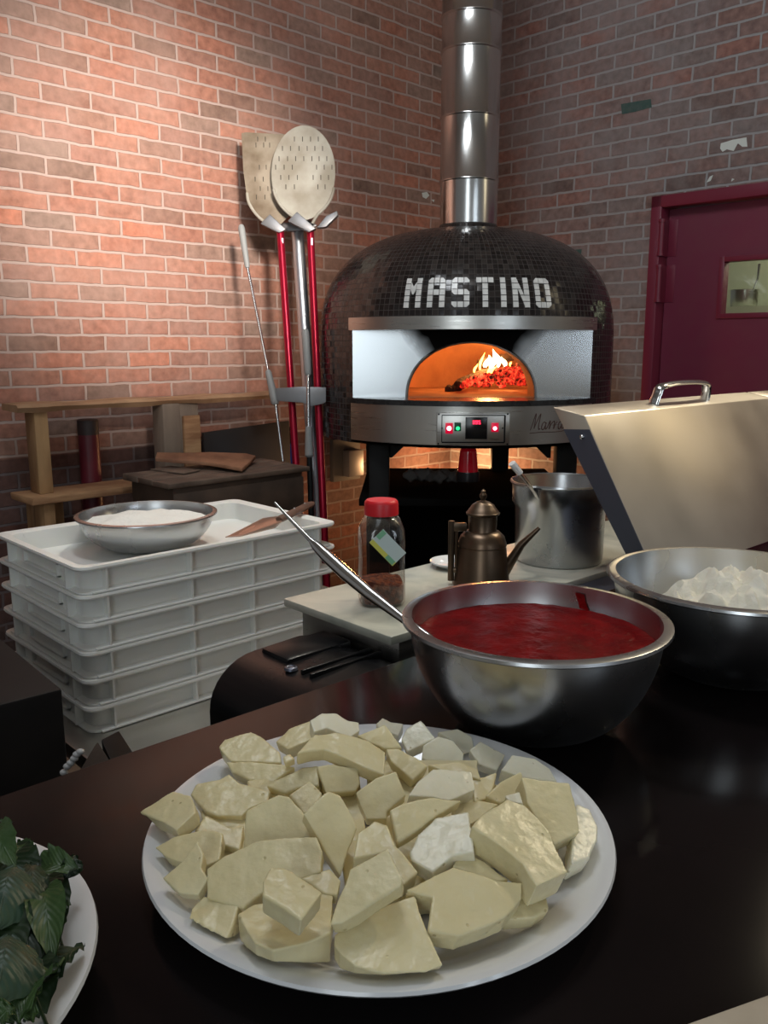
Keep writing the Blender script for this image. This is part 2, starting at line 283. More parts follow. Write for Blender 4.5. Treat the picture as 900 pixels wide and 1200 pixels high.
def tube(bm, pts, rad, seg=12, flat=1.0, mi=0, cap=True, ref=None):
    b = B(); pts = [V(p) for p in pts]; n = len(pts)
    if not isinstance(rad, (list, tuple)): rad = [rad] * n
    rings = []; px = None
    for i, p in enumerate(pts):
        d = (pts[min(i + 1, n - 1)] - pts[max(i - 1, 0)]).normalized()
        if px is None: x, y = frame_of(d) if ref is None else ((V(ref) - d * V(ref).dot(d)).normalized(), None)
        else: x = (px - d * px.dot(d)).normalized()
        y = d.cross(x); px = x
        rings.append([b.verts.new(p + x * math.cos(2 * math.pi * k / seg) * rad[i] + y * math.sin(2 * math.pi * k / seg) * rad[i] * flat) for k in range(seg)])
    for i in range(n - 1):
        for k in range(seg): b.faces.new((rings[i][k], rings[i][(k + 1) % seg], rings[i + 1][(k + 1) % seg], rings[i + 1][k]))
    if cap: b.faces.new(rings[0][::-1]); b.faces.new(rings[-1])
    bmesh.ops.recalc_face_normals(b, faces=b.faces); merge(bm, b, mi)
def lathe(bm, prof, seg=48, c=(0, 0, 0), a0=None, a1=None, mi=0, uvR=None, keep=None):
    b = B(); c = V(c); full = a0 is None
    A0, A1 = (0, 2 * math.pi) if full else (a0, a1); n = seg if full else seg + 1
    uv = b.loops.layers.uv.new('UVMap'); rows = []; arc = 0; arcs = []
    for i, (r, z) in enumerate(prof):
        if i: arc += math.hypot(r - prof[i - 1][0], z - prof[i - 1][1])
        arcs.append(arc)
        if r < 1e-6: rows.append([b.verts.new(c + V((0, 0, z)))])
        else: rows.append([b.verts.new(c + V((r * math.sin(A0 + (A1 - A0) * k / seg), -r * math.cos(A0 + (A1 - A0) * k / seg), z))) for k in range(n)])
    for i in range(len(prof) - 1):
        p, q = rows[i], rows[i + 1]
        for k in range(seg):
            k2 = (k + 1) % n
            idx = []
            if len(p) == 1: vs = [p[0], q[k2], q[k]]; idx = [(k + .5, i), (k + 1, i + 1), (k, i + 1)]
            elif len(q) == 1: vs = [p[k], p[k2], q[0]]; idx = [(k, i), (k + 1, i), (k + .5, i + 1)]
            else: vs = [p[k], p[k2], q[k2], q[k]]; idx = [(k, i), (k + 1, i), (k + 1, i + 1), (k, i + 1)]
            if keep and not keep(sum((v.co for v in vs), V()) / len(vs)): continue
            f = b.faces.new(vs)
            for lp, (kk, ii) in zip(f.loops, idx):
                a = A0 + (A1 - A0) * kk / seg
                if a > math.pi and full: a -= 0
                lp[uv].uv = (a * (uvR or 1), (prof[0][1] + arcs[ii]))
    bmesh.ops.recalc_face_normals(b, faces=b.faces); merge(bm, b, mi)
def prism(bm, poly, ext, bevel=0, mi=0, seg=2):
    b = B(); vs = [b.verts.new(V(p)) for p in poly]; f = b.faces.new(vs)
    r = bmesh.ops.extrude_face_region(b, geom=[f]); bmesh.ops.translate(b, vec=V(ext), verts=[g for g in r['geom'] if isinstance(g, bmesh.types.BMVert)])
    bmesh.ops.recalc_face_normals(b, faces=b.faces)
    if bevel: bmesh.ops.bevel(b, geom=list(b.edges), offset=bevel, segments=seg, affect='EDGES', profile=.5, clamp_overlap=True)
    merge(bm, b, mi)
MW = {}
def link(name, bm, mats, parent=None, smooth=35):
    me = bpy.data.meshes.new(name); bm.to_mesh(me); bm.free()
    for m in (mats if isinstance(mats, (list, tuple)) else [mats]): me.materials.append(MT[m] if isinstance(m, str) else m)
    if smooth:
        for p in me.polygons: p.use_smooth = True
        me.set_sharp_from_angle(angle=R(smooth))
    o = bpy.data.objects.new(name, me); COL.objects.link(o)
    if parent: o.parent = parent
    return o
def tag(o, label, cat, group=None, kind=None):
    o['label'] = label; o['category'] = cat
    if group: o['group'] = group
    if kind: o['kind'] = kind
    return o
def thing(name, label, cat, loc=(0, 0, 0), rz=0, group=None):
    o = bpy.data.objects.new(name, None); COL.objects.link(o); o.location = loc; o.rotation_euler = (0, 0, rz); o.empty_display_size = .05
    MW[o] = M.Translation(V(loc)) @ M.Rotation(rz, 4, 'Z'); return tag(o, label, cat, group)
def part(name, bm, mats, parent, world=False, smooth=35):
    root = parent
    while root.parent: root = root.parent
    if world and root in MW: bm.transform(MW[root].inverted())
    return link(name, bm, mats, parent, smooth)
def solo(name, bm, mats, label, cat, group=None, kind=None, smooth=35):    # mesh built in world space, origin at the middle of its base
    xs = [v.co for v in bm.verts]
    c = V(((min(p.x for p in xs) + max(p.x for p in xs)) / 2, (min(p.y for p in xs) + max(p.y for p in xs)) / 2, min(p.z for p in xs)))
    bmesh.ops.translate(bm, vec=-c, verts=bm.verts); o = link(name, bm, mats, None, smooth); o.location = c; MW[o] = M.Translation(c)
    return tag(o, label, cat, group, kind)
def struct(name, bm, mats, parent=None, smooth=35, mw=None):
    o = link(name, bm, mats, parent, smooth)
    if mw is not None: o.matrix_world = mw; MW[o] = mw
    if not parent: o['kind'] = 'structure'
    return o
def spline(pts, n=8):
    pts = [V(p) for p in pts]; out = []
    for i in range(len(pts) - 1):
        p0, p1, p2, p3 = pts[max(i - 1, 0)], pts[i], pts[i + 1], pts[min(i + 2, len(pts) - 1)]
        for k in range(n):
            t = k / n; out.append(.5 * ((2 * p1) + (p2 - p0) * t + (2 * p0 - 5 * p1 + 4 * p2 - p3) * t * t + (3 * p1 - p0 - 3 * p2 + p3) * t ** 3))
    out.append(pts[-1]); return out

# ------------------------------------------------------------------ the room
CX, CY = .41, 5.23; Q = math.sqrt(.5); WH = 4.0
CORNER = V((CX, CY, 0)); dL, nL = V((-Q, -Q, 0)), V((Q, -Q, 0)); dR, nR = V((Q, -Q, 0)), V((-Q, -Q, 0))
def LW(s, o, z): return CORNER + dL * s + nL * o + V((0, 0, z))
def RW(s, o, z): return CORNER + dR * s + nR * o + V((0, 0, z))
def toL(p): q = p - CORNER; return (q.dot(dL), q.dot(nL), p.z)
def toR(p): q = p - CORNER; return (q.dot(dR), q.dot(nR), p.z)
def PL(x, y, o): return toL(PP(x, y, CORNER + nL * o, nL))
def PR(x, y, o): return toR(PP(x, y, CORNER + nR * o, nR))
bm = B(); box(bm, (0, 1.6, -.05), (11, 9, .1)); struct('floor', bm, 'floor')
bm = B(); box(bm, (0, 1.6, WH + .05), (11, 9, .1)); struct('ceiling', bm, 'ceiling')
# left wall: local x runs along the wall away from the corner, local -y is the room side
mL = M.Translation(CORNER) @ M.Rotation(math.atan2(-Q, -Q), 4, 'Z')
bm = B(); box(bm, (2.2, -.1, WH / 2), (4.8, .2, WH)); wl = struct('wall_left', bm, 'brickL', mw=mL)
# right wall with its door opening
mR = M.Translation(CORNER) @ M.Rotation(math.atan2(-Q, Q), 4, 'Z')
d0 = PR(766, 231, 0); DS0 = d0[0]; DZ = d0[2]; DS1 = DS0 + 1.06
bm = B()
for (x0, x1, z0, z1) in ((-.0, DS0, 0, DZ), (DS1, 4.4, 0, DZ), (0, 4.4, DZ, WH)):
    box(bm, ((x0 + x1) / 2, .1, (z0 + z1) / 2), (x1 - x0, .2, z1 - z0))
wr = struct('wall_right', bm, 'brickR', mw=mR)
def flake(nm, wallfn, P, px, matn, parent, o=.002):
    poly = [wallfn(*((P(x, y, 0)[0], o, P(x, y, 0)[2]))) for x, y in px]
    b = B(); vs = [b.verts.new(p) for p in poly]; b.faces.new(vs); b.transform(MW[parent].inverted()); link(nm, b, matn, parent, 0)
flake('paint_flake', RW, PR, [(845, 168), (852, 166), (858, 164), (875, 161), (876, 172), (870, 172), (865, 168), (860, 177), (852, 175), (847, 178), (844, 174)], 'white', wr)
flake('paint_flake', RW, PR, [(832, 207), (836, 205), (833, 212), (828, 214)], 'white', wr)
flake('paint_flake', RW, PR, [(858, 209), (861, 210), (857, 213)], 'white', wr)
flake('green_brick', RW, PR, [(728, 122), (763, 116), (764, 126), (745, 131), (729, 134)], 'greenpaint', wr)
flake('green_brick', RW, PR, [(668, 293), (682, 292), (681, 300), (672, 303)], 'greenpaint', wr)
flake('paint_flake', LW, PL, [(494, 226), (500, 225), (503, 229), (499, 233), (495, 231)], 'white', wl)
flake('paint_flake', LW, PL, [(505, 234), (509, 234), (508, 237)], 'white', wl)

# door with frame, hinges and a glazed opening
door = thing('door_1', 'burgundy steel fire door with a glazed opening in right brick wall', 'door', RW(DS0, 0, 0), math.atan2(-Q, Q))
del door['category']; del door['label']; door['kind'] = 'structure'
W = DS1 - DS0
bm = B()
fw = .055
box(bm, (fw / 2, .06, DZ / 2), (fw, .16, DZ), bevel=.004); box(bm, (W - fw / 2, .06, DZ / 2), (fw, .16, DZ), bevel=.004); box(bm, (W / 2, .06, DZ - fw / 2), (W, .16, fw), bevel=.004)
part('door_frame', bm, 'burgundyframe', door)
g0 = PR(843, 305, 0); g1 = PR(841, 368, 0); gx0 = g0[0] - DS0; gz1 = g0[2]; gz0 = g1[2]; gx1 = gx0 + .40
bm = B(); y0 = .055; t = .045
for (x0, x1, z0, z1) in ((fw + .004, gx0, .01, DZ - fw - .004), (gx1, W - fw - .004, .01, DZ - fw - .004), (gx0, gx1, .01, gz0), (gx0, gx1, gz1, DZ - fw - .004)):
    box(bm, ((x0 + x1) / 2, y0 + t / 2, (z0 + z1) / 2), (x1 - x0, t, z1 - z0))
part('door_leaf', bm, 'burgundy', door)
bm = B(); b_ = .02
for (x0, x1, z0, z1) in ((gx0 - b_, gx0 + .004, gz0 - b_, gz1 + b_), (gx1 - .004, gx1 + b_, gz0 - b_, gz1 + b_), (gx0, gx1, gz0 - b_, gz0 + .004), (gx0, gx1, gz1 - .004, gz1 + b_)):
    box(bm, ((x0 + x1) / 2, y0 + .02, (z0 + z1) / 2), (x1 - x0, .058, z1 - z0), bevel=.003)
wf = part('vision_frame', bm, 'burgundyframe', door)
bm = B(); box(bm, ((gx0 + gx1) / 2, y0 + .03, (gz0 + gz1) / 2), (gx1 - gx0, .005, gz1 - gz0)); part('pane', bm, 'glass', wf)
for zt, zb in ((257, 300), (310, 354)):
    za = PR(780, zt, 0)[2]; zc = PR(778, zb, 0)[2]
    bm = B(); yh = y0 - .068; tube(bm, [(fw + .004, yh, zc), (fw + .004, yh, zc + .014)], .017, 12); tube(bm, [(fw + .004, yh, zc), (fw + .004, yh, za)], .0135, 12); tube(bm, [(fw + .004, yh, za - .014), (fw + .004, yh, za)], .017, 12); box(bm, (fw + .004, y0 - .033, (za + zc) / 2), (.006, .07, za - zc))
    box(bm, (fw + .03, y0 - .001, (za + zc) / 2), (.045, .004, za - zc), bevel=.001)
    part('hinge', bm, 'burgundyframe', door)
# the kitchen seen through the pane
bm = B(); box(bm, (0, 0, 1.3), (3.2, .08, 2.6)); struct('wall_kitchen', bm, 'kitchen', mw=M.Translation(RW(DS0 + 1.3, -1.5, 0)) @ M.Rotation(math.atan2(-Q, Q), 4, 'Z'))
sh = thing('kitchen_shelf', 'steel kitchen shelf seen through the burgundy door pane', 'shelf', RW(DS0 + 1.15, -1.32, 0), math.atan2(-Q, Q))
bm = B(); box(bm, (0, 0, 1.84), (1.6, .26, .05), bevel=.006); part('shelf_board', bm, 'steel', sh)
bm = B(); tube(bm, [(-.8, -.10, 1.74), (.8, -.10, 1.74)], .009, 10); part('hanging_rail', bm, 'chrome', sh)
hp = PP(872, 350, RW(0, -1.2, 0), nR)
kp = thing('saucepan', 'small steel saucepan behind the door pane', 'saucepan', (hp.x, hp.y, hp.z - .05))
bm = B(); lathe(bm, [(0, 0), (.07, 0), (.075, .01), (.078, .1), (.082, .1), (.074, .098), (.07, .012), (0, .01)], 24); part('pan_body', bm, 'steel', kp)
bm = B(); tube(bm, [(0.02, -.07, .09), (.03, -.10, .16), (.05, -.06, .24)], [.005, .006, .009], 8); part('pan_handle', bm, 'steelbright', kp)
bm = B(); box(bm, (hp.x, hp.y, (hp.z - .05) / 2), (.5, .3, hp.z - .05), rot=M.Rotation(math.atan2(-Q, Q), 3, 'Z')); solo('kitchen_counter', bm, 'kitchen', 'pale kitchen counter behind the burgundy door pane', 'counter')

# ------------------------------------------------------------------ pizza oven
OC = V((.365, 3.95, 0)); OR = .655
ov = thing('pizza_oven', 'domed dark mosaic tiled pizza oven with white lettering and open lit mouth', 'oven', OC, -.022)
ZB, ZS, ZV0, ZV1, Z0, ZT = 1.05, 1.234, 1.503, 1.552, 1.44, 1.945
PHI = R(47.5); CH = OR * math.cos(PHI); HW = OR * math.sin(PHI)
def dome_r(z):
    if z <= Z0: return OR
    h = min(1, (z - Z0) / (ZT - Z0)); return OR * max(0, 1 - h ** 2.6) ** (1 / 2.6)
prof = [(OR, 1.528)] if False else []
hs = [1.528 + (ZT - 1.528) * math.sin(k / 34 * math.pi / 2) for k in range(35)]
prof = [(dome_r(z), z) for z in hs]
bm = B()
lathe(bm, prof, 120, uvR=OR)
lathe(bm, [(OR, ZB + (1.528 - ZB) * k / 8) for k in range(9)][:7] + [(dome_r(1.50), 1.50), (dome_r(1.528), 1.528)], 90, a0=PHI, a1=2 * math.pi - PHI, uvR=OR)
lathe(bm, [(OR, ZB), (0, ZB)], 90)
dome = part('dome', bm, 'tile', ov)
# lettering: white tiles on a grid that follows the dome
LET = {'M': ['1.1', '111', '1v1', '1.1', '1.1'], 'A': ['/1\\', '1.1', '111', '1.1', '1.1'], 'S': ['/11', '1..', '\\1\\', '..1', '11/'], 'T': ['111', '.1.', '.1.', '.1.', '.1.'],
       'I': ['1', '1', '1', '1', '1'], 'N': ['1.1', '1\\1', '111', '1/1', '1.1'], 'O': ['/1\\', '1.1', '1.1', '1.1', '\\1/']}
LET['M'] = ['1.1', 'a1b', '1v1', '1.1', '1.1']; LET['N'] = ['n.1', '1n1', '111', '1m1', '1.m']
bm = B()
cols = 25; aw = .0366; a_mid = .012
# arc position table along the dome
tab = []; s = 0; pz = None
for k in range(400):
    z = 1.552 + (ZT - 1.552) * k / 399 * .8
    if pz is not None: s += math.hypot(dome_r(z) - dome_r(pz), z - pz)
    tab.append((s, z)); pz = z
def z_at(arc):
    for s_, z_ in tab:
        if s_ >= arc: return z_
    return tab[-1][1]
def on_dome(a, arc, off):
    z = z_at(max(0, arc)); r = dome_r(z); z2 = z + .004; nr = V((z2 - z, 0, r - dome_r(z2))).normalized()
    rr = r + nr.x * off; return V((rr * math.sin(a), -rr * math.cos(a), z + nr.z * off))
TS = .0237
def tile(c, r, kind):
    g = .06; x0, x1 = c + g, c + 1 - g; y0, y1 = r + g, r + 1 - g      # column, row from the bottom
    P = {'1': [(x0, y0), (x1, y0), (x1, y1), (x0, y1)], '/': [(x0, y0), (x1, y0), (x1, y1), (x0 + .45, y1), (x0, y1 - .45)], '\\': [(x0, y0), (x1, y0), (x1, y1 - .45), (x1 - .45, y1), (x0, y1)],
         'L': [(x0 + .45, y0), (x1, y0), (x1, y1), (x0, y1), (x0, y0 + .45)], 'J': [(x0, y0), (x1 - .45, y0), (x1, y0 + .45), (x1, y1), (x0, y1)],
         'v': [(x0 - .05, y1 + .06), (c + .40, y0 + .15), (c + .60, y0 + .15), (x1 + .05, y1 + .06)], 'h': [(x0 - .05, y0), (x1 + .05, y0), (x1 + .05, y1 + .35), (c + .5, y0 + .45), (x0 - .05, y1 + .35)],
         'p': [(x0, y1), (x0, y0 + .3), (x1, y0 - .15), (x1, y0 + .4)], 'q': [], 'd': [(c - .06, 4.75), (c - .06, 3.2), (c + 1.06, .25), (c + 1.06, 1.8)]}[kind]
    if kind == 'd':      # slice of the diagonal stroke that falls in this row
        for lim, sg in ((y0, 1), (y1, -1)):
            out = []
            for i in range(len(P)):
                p, q = P[i], P[(i + 1) % len(P)]; dp, dq = (p[1] - lim) * sg, (q[1] - lim) * sg
                if dp >= 0: out.append(p)
                if dp * dq < 0: t = dp / (dp - dq); out.append((p[0] + (q[0] - p[0]) * t, p[1] + (q[1] - p[1]) * t))
            P = out
        if len(P) < 3: return
    b = B(); lo = []; hi = []
    for x, y in P:
        a = a_mid + (x - cols / 2) * aw; ar = .031 + y * TS
        lo.append(b.verts.new(on_dome(a, ar, -.001))); hi.append(b.verts.new(on_dome(a, ar, .0028)))
    n = len(P); b.faces.new(hi)
    for i in range(n): b.faces.new((lo[i], lo[(i + 1) % n], hi[(i + 1) % n], hi[i]))
    bmesh.ops.recalc_face_normals(b, faces=b.faces); merge(bm, b)
GL = {'M': ['1.1', '1h1', '1v1', '1.1', '1.1'], 'A': ['/1\\', '1.1', '111', '1.1', '1.1'], 'S': ['/1\\', '1..', 'L1\\', '..1', 'L1J'], 'T': ['111', '.1.', '.1.', '.1.', '.1.'],
      'I': list('11111'), 'N': ['1d1', '1d1', '1d1', '1d1', '1d1'], 'O': ['/1\\', '1.1', '1.1', '1.1', 'L1J']}
c0 = 0
for ch in 'MASTINO':
    bm = B()
    for ri, row in enumerate(GL[ch]):
        for ci, k in enumerate(row):
            if k != '.': tile(c0 + ci, 4 - ri, k)
    c0 += len(GL[ch][0]) + 1
    part('letter', bm, 'tilewhite', dome, smooth=0)
# visor
bm = B(); r0, r1 = OR - .03, OR + .012; lathe(bm, [(r0, ZV0), (r1, ZV0), (r1, ZV1), (r0, ZV1), (r0, ZV0)], 48, a0=-PHI - .015, a1=PHI + .015)
for s_ in (-1, 1):
    a = s_ * (PHI + .015); b = B(); vs = [b.verts.new((r * math.sin(a), -r * math.cos(a), z)) for r, z in ((r0, ZV0), (r1, ZV0), (r1, ZV1), (r0, ZV1))]; b.faces.new(vs); merge(bm, b)
def segment(bm, r, z0, z1, phi=PHI, n=40, yback=None):
    yb = -CH if yback is None else yback
    poly = [V((r * math.sin(-phi + 2 * phi * k / n), -r * math.cos(-phi + 2 * phi * k / n), z0)) for k in range(n + 1)]
    poly += [V((r * math.sin(phi), yb, z0)), V((-r * math.sin(phi), yb, z0))]
    prism(bm, poly, (0, 0, z1 - z0))
part('visor', bm, 'steel', ov)
bm = B(); segment(bm, OR - .004, ZV0 + .004, ZV0 + .012, yback=-CH + .02); part('visor_underside', bm, 'blacksteel', ov)
# sill and lower band
bm = B(); segment(bm, OR + .022, ZS - .021, ZS, phi=PHI + .01, yback=-CH + .02); part('sill', bm, 'granite', ov)
bm = B(); rb = OR + .006; lathe(bm, [(rb - .02, ZB + .012), (rb, ZB + .012), (rb, ZS - .021), (rb - .02, ZS - .021), (rb - .02, ZB + .012)], 48, a0=-PHI - .01, a1=PHI + .01); band = part('lower_band', bm, 'steel', ov)
# facade with arched mouth
AX, AZ, ax0 = .262, 1.457, .0
n = 40; arch = [(ax0 - AX * math.cos(math.pi * k / n), ZS + (AZ - ZS) * math.sin(math.pi * k / n) ** .92) for k in range(n + 1)]
bm = B()
for (ya, flip) in ((-CH, 0),):
    top = [(-HW, ZV0 + .01)] + [(arch[k][0], ZV0 + .01) for k in range(1, n)] + [(HW, ZV0 + .01)]
    av = [bm.verts.new((x, ya, z)) for x, z in arch]; tv = [bm.verts.new((x, ya, z)) for x, z in top]
    for k in range(n): bm.faces.new((av[k], av[k + 1], tv[k + 1], tv[k]))
    bl, br_ = bm.verts.new((-HW, ya, ZS)), bm.verts.new((HW, ya, ZS)); bm.faces.new((bl, av[0], tv[0])); bm.faces.new((av[n], br_, tv[n]))
    bmesh.ops.recalc_face_normals(bm, faces=bm.faces)
    for f in bm.faces:
        if f.normal.y > 0: f.normal_flip()
part('facade', bm, 'soot', ov)
bm = B(); rim = [V((x, -CH - .002, z)) for x, z in arch]; tube(bm, rim, .0065, 8); part('arch_trim', bm, 'steelbright', ov)
bm = B(); av = [bm.verts.new((x, -CH + .002, z)) for x, z in arch]; bv = [bm.verts.new((x * .97, -.27, z)) for x, z in arch]
for k in range(n): bm.faces.new((av[k], bv[k], bv[k + 1], av[k + 1]))
bm2 = B(); CRr = .43
lathe(bm2, [(CRr * math.cos(k / 16 * math.pi / 2), ZS + .002 + .34 * math.sin(k / 16 * math.pi / 2)) for k in range(17)], 64, keep=lambda p: not (p.y < -.26 and abs(p.x) < .28 and p.z < 1.47))
merge(bm, bm2); part('chamber', bm, 'firebrick', ov)
bm = B(); pts = [V((CRr * 1.02 * math.sin(a), max(-CH + .002, -CRr * 1.02 * math.cos(a)), ZS + .001)) for a in [2 * math.pi * k / 64 for k in range(64)]]
b = B(); b.faces.new([b.verts.new(p) for p in pts]); merge(bm, b); box(bm, (0, -CH + .09, ZS), (.54, .17, .003)); part('hearth_floor', bm, 'firefloor', ov)
# control panel on the lower band
cp0 = math.atan2(.0, 1)
cpy = -(OR + .022)
bm = B(); cx = .006
def opx(px, py):    # point of the panel plane seen at a pixel, in oven space
    inv = MW[ov].inverted(); nn = (MW[ov].to_3x3() @ V((0, -1, 0)))
    return inv @ PP(px, py, MW[ov] @ V((0, cpy, 1.2)), nn)
pa, pb = opx(512, 484), opx(597, 522)
cxm, czm, cw, chh = (pa.x + pb.x) / 2, (pa.z + pb.z) / 2, pb.x - pa.x, pa.z - pb.z
box(bm, (cxm, cpy + .02, czm), (cw, .04, chh), bevel=.003); cpn = part('control_panel', bm, 'steel', ov)
bm = B(); i0, i1 = opx(518, 486.5), opx(591, 518.5)
for (x0, x1, z0, z1) in ((i0.x, i1.x, i1.z - .0025, i1.z + .0025), (i0.x, i1.x, i0.z - .0015, i0.z + .0015), (i0.x - .0015, i0.x + .0015, i1.z, i0.z), (i1.x - .003, i1.x + .003, i1.z, i0.z)):
    box(bm, ((x0 + x1) / 2, cpy - .001, (z0 + z1) / 2), (x1 - x0, .003, z1 - z0))
part('panel_seam', bm, 'blackplastic', cpn)
def pxbox(name, x0, y0, x1, y1, m, par, th=.008, bev=.001):
    a, b2 = opx(x0, y0), opx(x1, y1); bm = B(); box(bm, ((a.x + b2.x) / 2, cpy - th / 2 + .001, (a.z + b2.z) / 2), (b2.x - a.x, th, a.z - b2.z), bevel=bev); return part(name, bm, m, par)
pxbox('temperature_display', 545.5, 489, 570.5, 514.5, 'darkdisplay', cpn)
def dot(name, x, y, rpx, m, th=.012):
    p = opx(x, y); r = rpx * 3.3 / 1000; bm = B(); lathe(bm, [(0, .004), (r * .7, .003), (r, 0), (r, -.006)], 20); bm.transform(M.Translation((p.x, cpy - th + .003, p.z)) @ M.Rotation(R(90), 4, 'X')); return part(name, bm, m, cpn)
pxbox('red_switch', 522, 495.5, 530.5, 508, 'ledbase', cpn, .009); dot('red_lamp', 526.2, 501.8, 2.7, 'red_led_hot')
pxbox('green_switch', 532.5, 495, 540, 505, 'greenbase', cpn, .009); dot('green_lamp', 536.4, 501.8, 2.3, 'green_led')
pxbox('red_switch', 576, 495.5, 584, 506, 'ledbase', cpn, .009); dot('red_lamp', 579.8, 501.8, 2.2, 'red_led_hot')
SEG = {'3': 'abgcd', '9': 'abgcdf', '5': 'afgcd'}
bm = B()
for i, ch in enumerate('395'):
    x0 = 553.6 + i * 3.4; x1 = x0 + 2.4; y0, ym, y1 = 492.6, 494.7, 496.8; w_ = .55
    L_ = {'a': (x0, y0, x1, y0 + w_), 'g': (x0, ym - w_ / 2, x1, ym + w_ / 2), 'd': (x0, y1 - w_, x1, y1), 'f': (x0, y0, x0 + w_, ym), 'b': (x1 - w_, y0, x1, ym), 'c': (x1 - w_, ym, x1, y1), 'e': (x0, ym, x0 + w_, y1)}
    for s_ in SEG[ch]:
        q = L_[s_]; a, b2 = opx(q[0], q[1]), opx(q[2], q[3]); box(bm, ((a.x + b2.x) / 2, cpy - .009, (a.z + b2.z) / 2), (b2.x - a.x, .002, a.z - b2.z))
part('digits', bm, 'red_led', cpn, smooth=0)
for x, y in ((514.3, 485.5), (595, 485.3), (513.5, 520), (594.5, 520.5), (518, 501.7), (589, 501.7)):
    p = opx(x, y); bm = B(); lathe(bm, [(0, .002), (.003, .0015), (.0035, 0)], 10); bm.transform(M.Translation((p.x, cpy, p.z)) @ M.Rotation(R(90), 4, 'X')); part('screw', bm, 'blacksteel', cpn)

# etched script on the band: strokes in a small plane bent round the band
STR = [[(0, 0), (.06, .32), (.16, .95), (.2, 1.0), (.2, .6), (.2, .1)], [(.2, .1), (.3, .55), (.44, 1.0), (.46, .9), (.44, .3), (.48, .04), (.55, .1)],
       [(.84, .42), (.74, .5), (.64, .36), (.64, .1), (.74, .02), (.84, .3), (.86, .46), (.85, .12), (.9, .04), (.98, .2)], [(.98, .2), (1.06, .5), (1.1, .54), (1.1, .3), (1.1, .04), (1.16, .32), (1.28, .5)],
       [(1.28, .5), (1.36, .52), (1.37, .3), (1.37, .04), (1.44, .32), (1.54, .5)], [(1.86, .42), (1.76, .5), (1.66, .36), (1.66, .1), (1.76, .02), (1.86, .3), (1.88, .46), (1.87, .12), (1.94, .04), (2.05, .16)], [(.0, -.18), (.7, -.14), (1.5, -.16), (2.05, -.12)]]
bm = B()
for st in STR:
    pts = []
    for p in spline([(x, y, 0) for x, y in st], 5):
        a = .335 + (p.x + p.y * .12) * .118; pts.append((( rb + .001) * math.sin(a), -(rb + .001) * math.cos(a), 1.118 + p.y * .062))
    tube(bm, pts, .0016, 6, cap=True)
part('etched_script', bm, 'etch', band)
# stand: four legs, braces, shelf
for sx, sy in ((-.375, -.42), (.40, -.40), (.22, .42), (-.42, .36)):
    bm = B(); box(bm, (sx, sy, .525), (.085, .085, 1.05), bevel=.006); box(bm, (sx, sy, .008), (.13, .13, .016)); part('leg', bm, 'blacksteel', ov)
bm = B(); box(bm, (0, 0, .80), (.92, .92, .03), bevel=.004); part('stand_shelf', bm, 'blackmatt', ov)
bm = B(); box(bm, (0, .36, .40), (.80, .02, .76)); part('glow_block_back', bm, 'blackmatt', ov)  # black panel added to hide the lit wall below the shelf
bm = B(); box(bm, (-.40, -.03, .40), (.02, .74, .76)); part('glow_block_side', bm, 'blackmatt', ov)  # side panel, likewise added to block the orange glow
for s_ in (-1, 1):
    bm = B(); prism(bm, [V((s_ * .335, -.43, 1.05)), V((s_ * .335, -.43, .985)), V((s_ * .322, -.43, .985)), V((s_ * .27, -.43, 1.035)), V((s_ * .27, -.43, 1.05))], (0, .03, 0)); part('gusset', bm, 'blacksteel', ov)

# fire inside
def oven_pt(px, py, ylocal):
    nn = MW[ov].to_3x3() @ V((0, -1, 0)); return PP(px, py, MW[ov] @ V((0, ylocal, 1.2)), nn)
bm = B(); rnd = random.Random(3)
for k in range(420):
    px = rnd.uniform(542, 617); yl = rnd.uniform(-.12, .2); p = oven_pt(px, 440, yl)
    hgt = .006 + .125 * max(0, (px - 538) / 80) ** .6 * rnd.random() ** .6
    r = rnd.uniform(.006, .013); b = B(); bmesh.ops.create_icosphere(b, subdivisions=1, radius=r)
    for v in b.verts: v.co *= rnd.uniform(.75, 1.2)
    bmesh.ops.translate(b, vec=(p.x, p.y, ZS + .016 + hgt * .9), verts=b.verts); merge(bm, b)
solo('ember_bed', bm, 'coal', 'heap of glowing red embers inside the oven mouth', 'embers', kind='stuff', smooth=0)
def log(p0, p1, r, mats, label):
    bm = B(); d = V(p1) - V(p0); rr = random.Random(int(p0.x * 1000))
    tube(bm, [V(p0) + d * t for t in (0, .1, .35, .6, .85, 1)], [r * .8, r, r * rr.uniform(.9, 1.1), r, r * .95, r * .75], 9)
    for v in bm.verts: v.co += V((rr.uniform(-.004, .004), rr.uniform(-.004, .004), rr.uniform(-.004, .004)))
    return solo('firewood_log', bm, mats, label, 'log', group='logs in the fire', smooth=0)
MT['char'] = mat('charred wood', (.02, .013, .010), .95, col2=(.07, .045, .03), nscale=22, bump=.6)
a = oven_pt(536, 447, -.02); b2 = oven_pt(572, 428, .14)
log(V((a.x, a.y, ZS + .035)), V((b2.x, b2.y, ZS + .085)), .022, 'char', 'charred log lying in the oven at the left edge of the embers')
a = oven_pt(560, 440, .16); b2 = oven_pt(606, 436, .22)
log(V((a.x, a.y, ZS + .13)), V((b2.x, b2.y, ZS + .16)), .020, 'char', 'charred log lying across the top of the embers under the flames')
bm = B()
for k in range(5):
    p = oven_pt(526 + k * 3.2, 446, .0 + .02 * k); b = B(); bmesh.ops.create_icosphere(b, subdivisions=2, radius=.016); bmesh.ops.translate(b, vec=(p.x, p.y, ZS + .014), verts=b.verts); merge(bm, b)
for v in bm.verts: v.co += V((rnd.uniform(-.004, .004), 0, rnd.uniform(-.004, .005)))
solo('ash_heap', bm, 'char', 'small grey ash lumps left of the charred log in the oven', 'ash', kind='stuff')
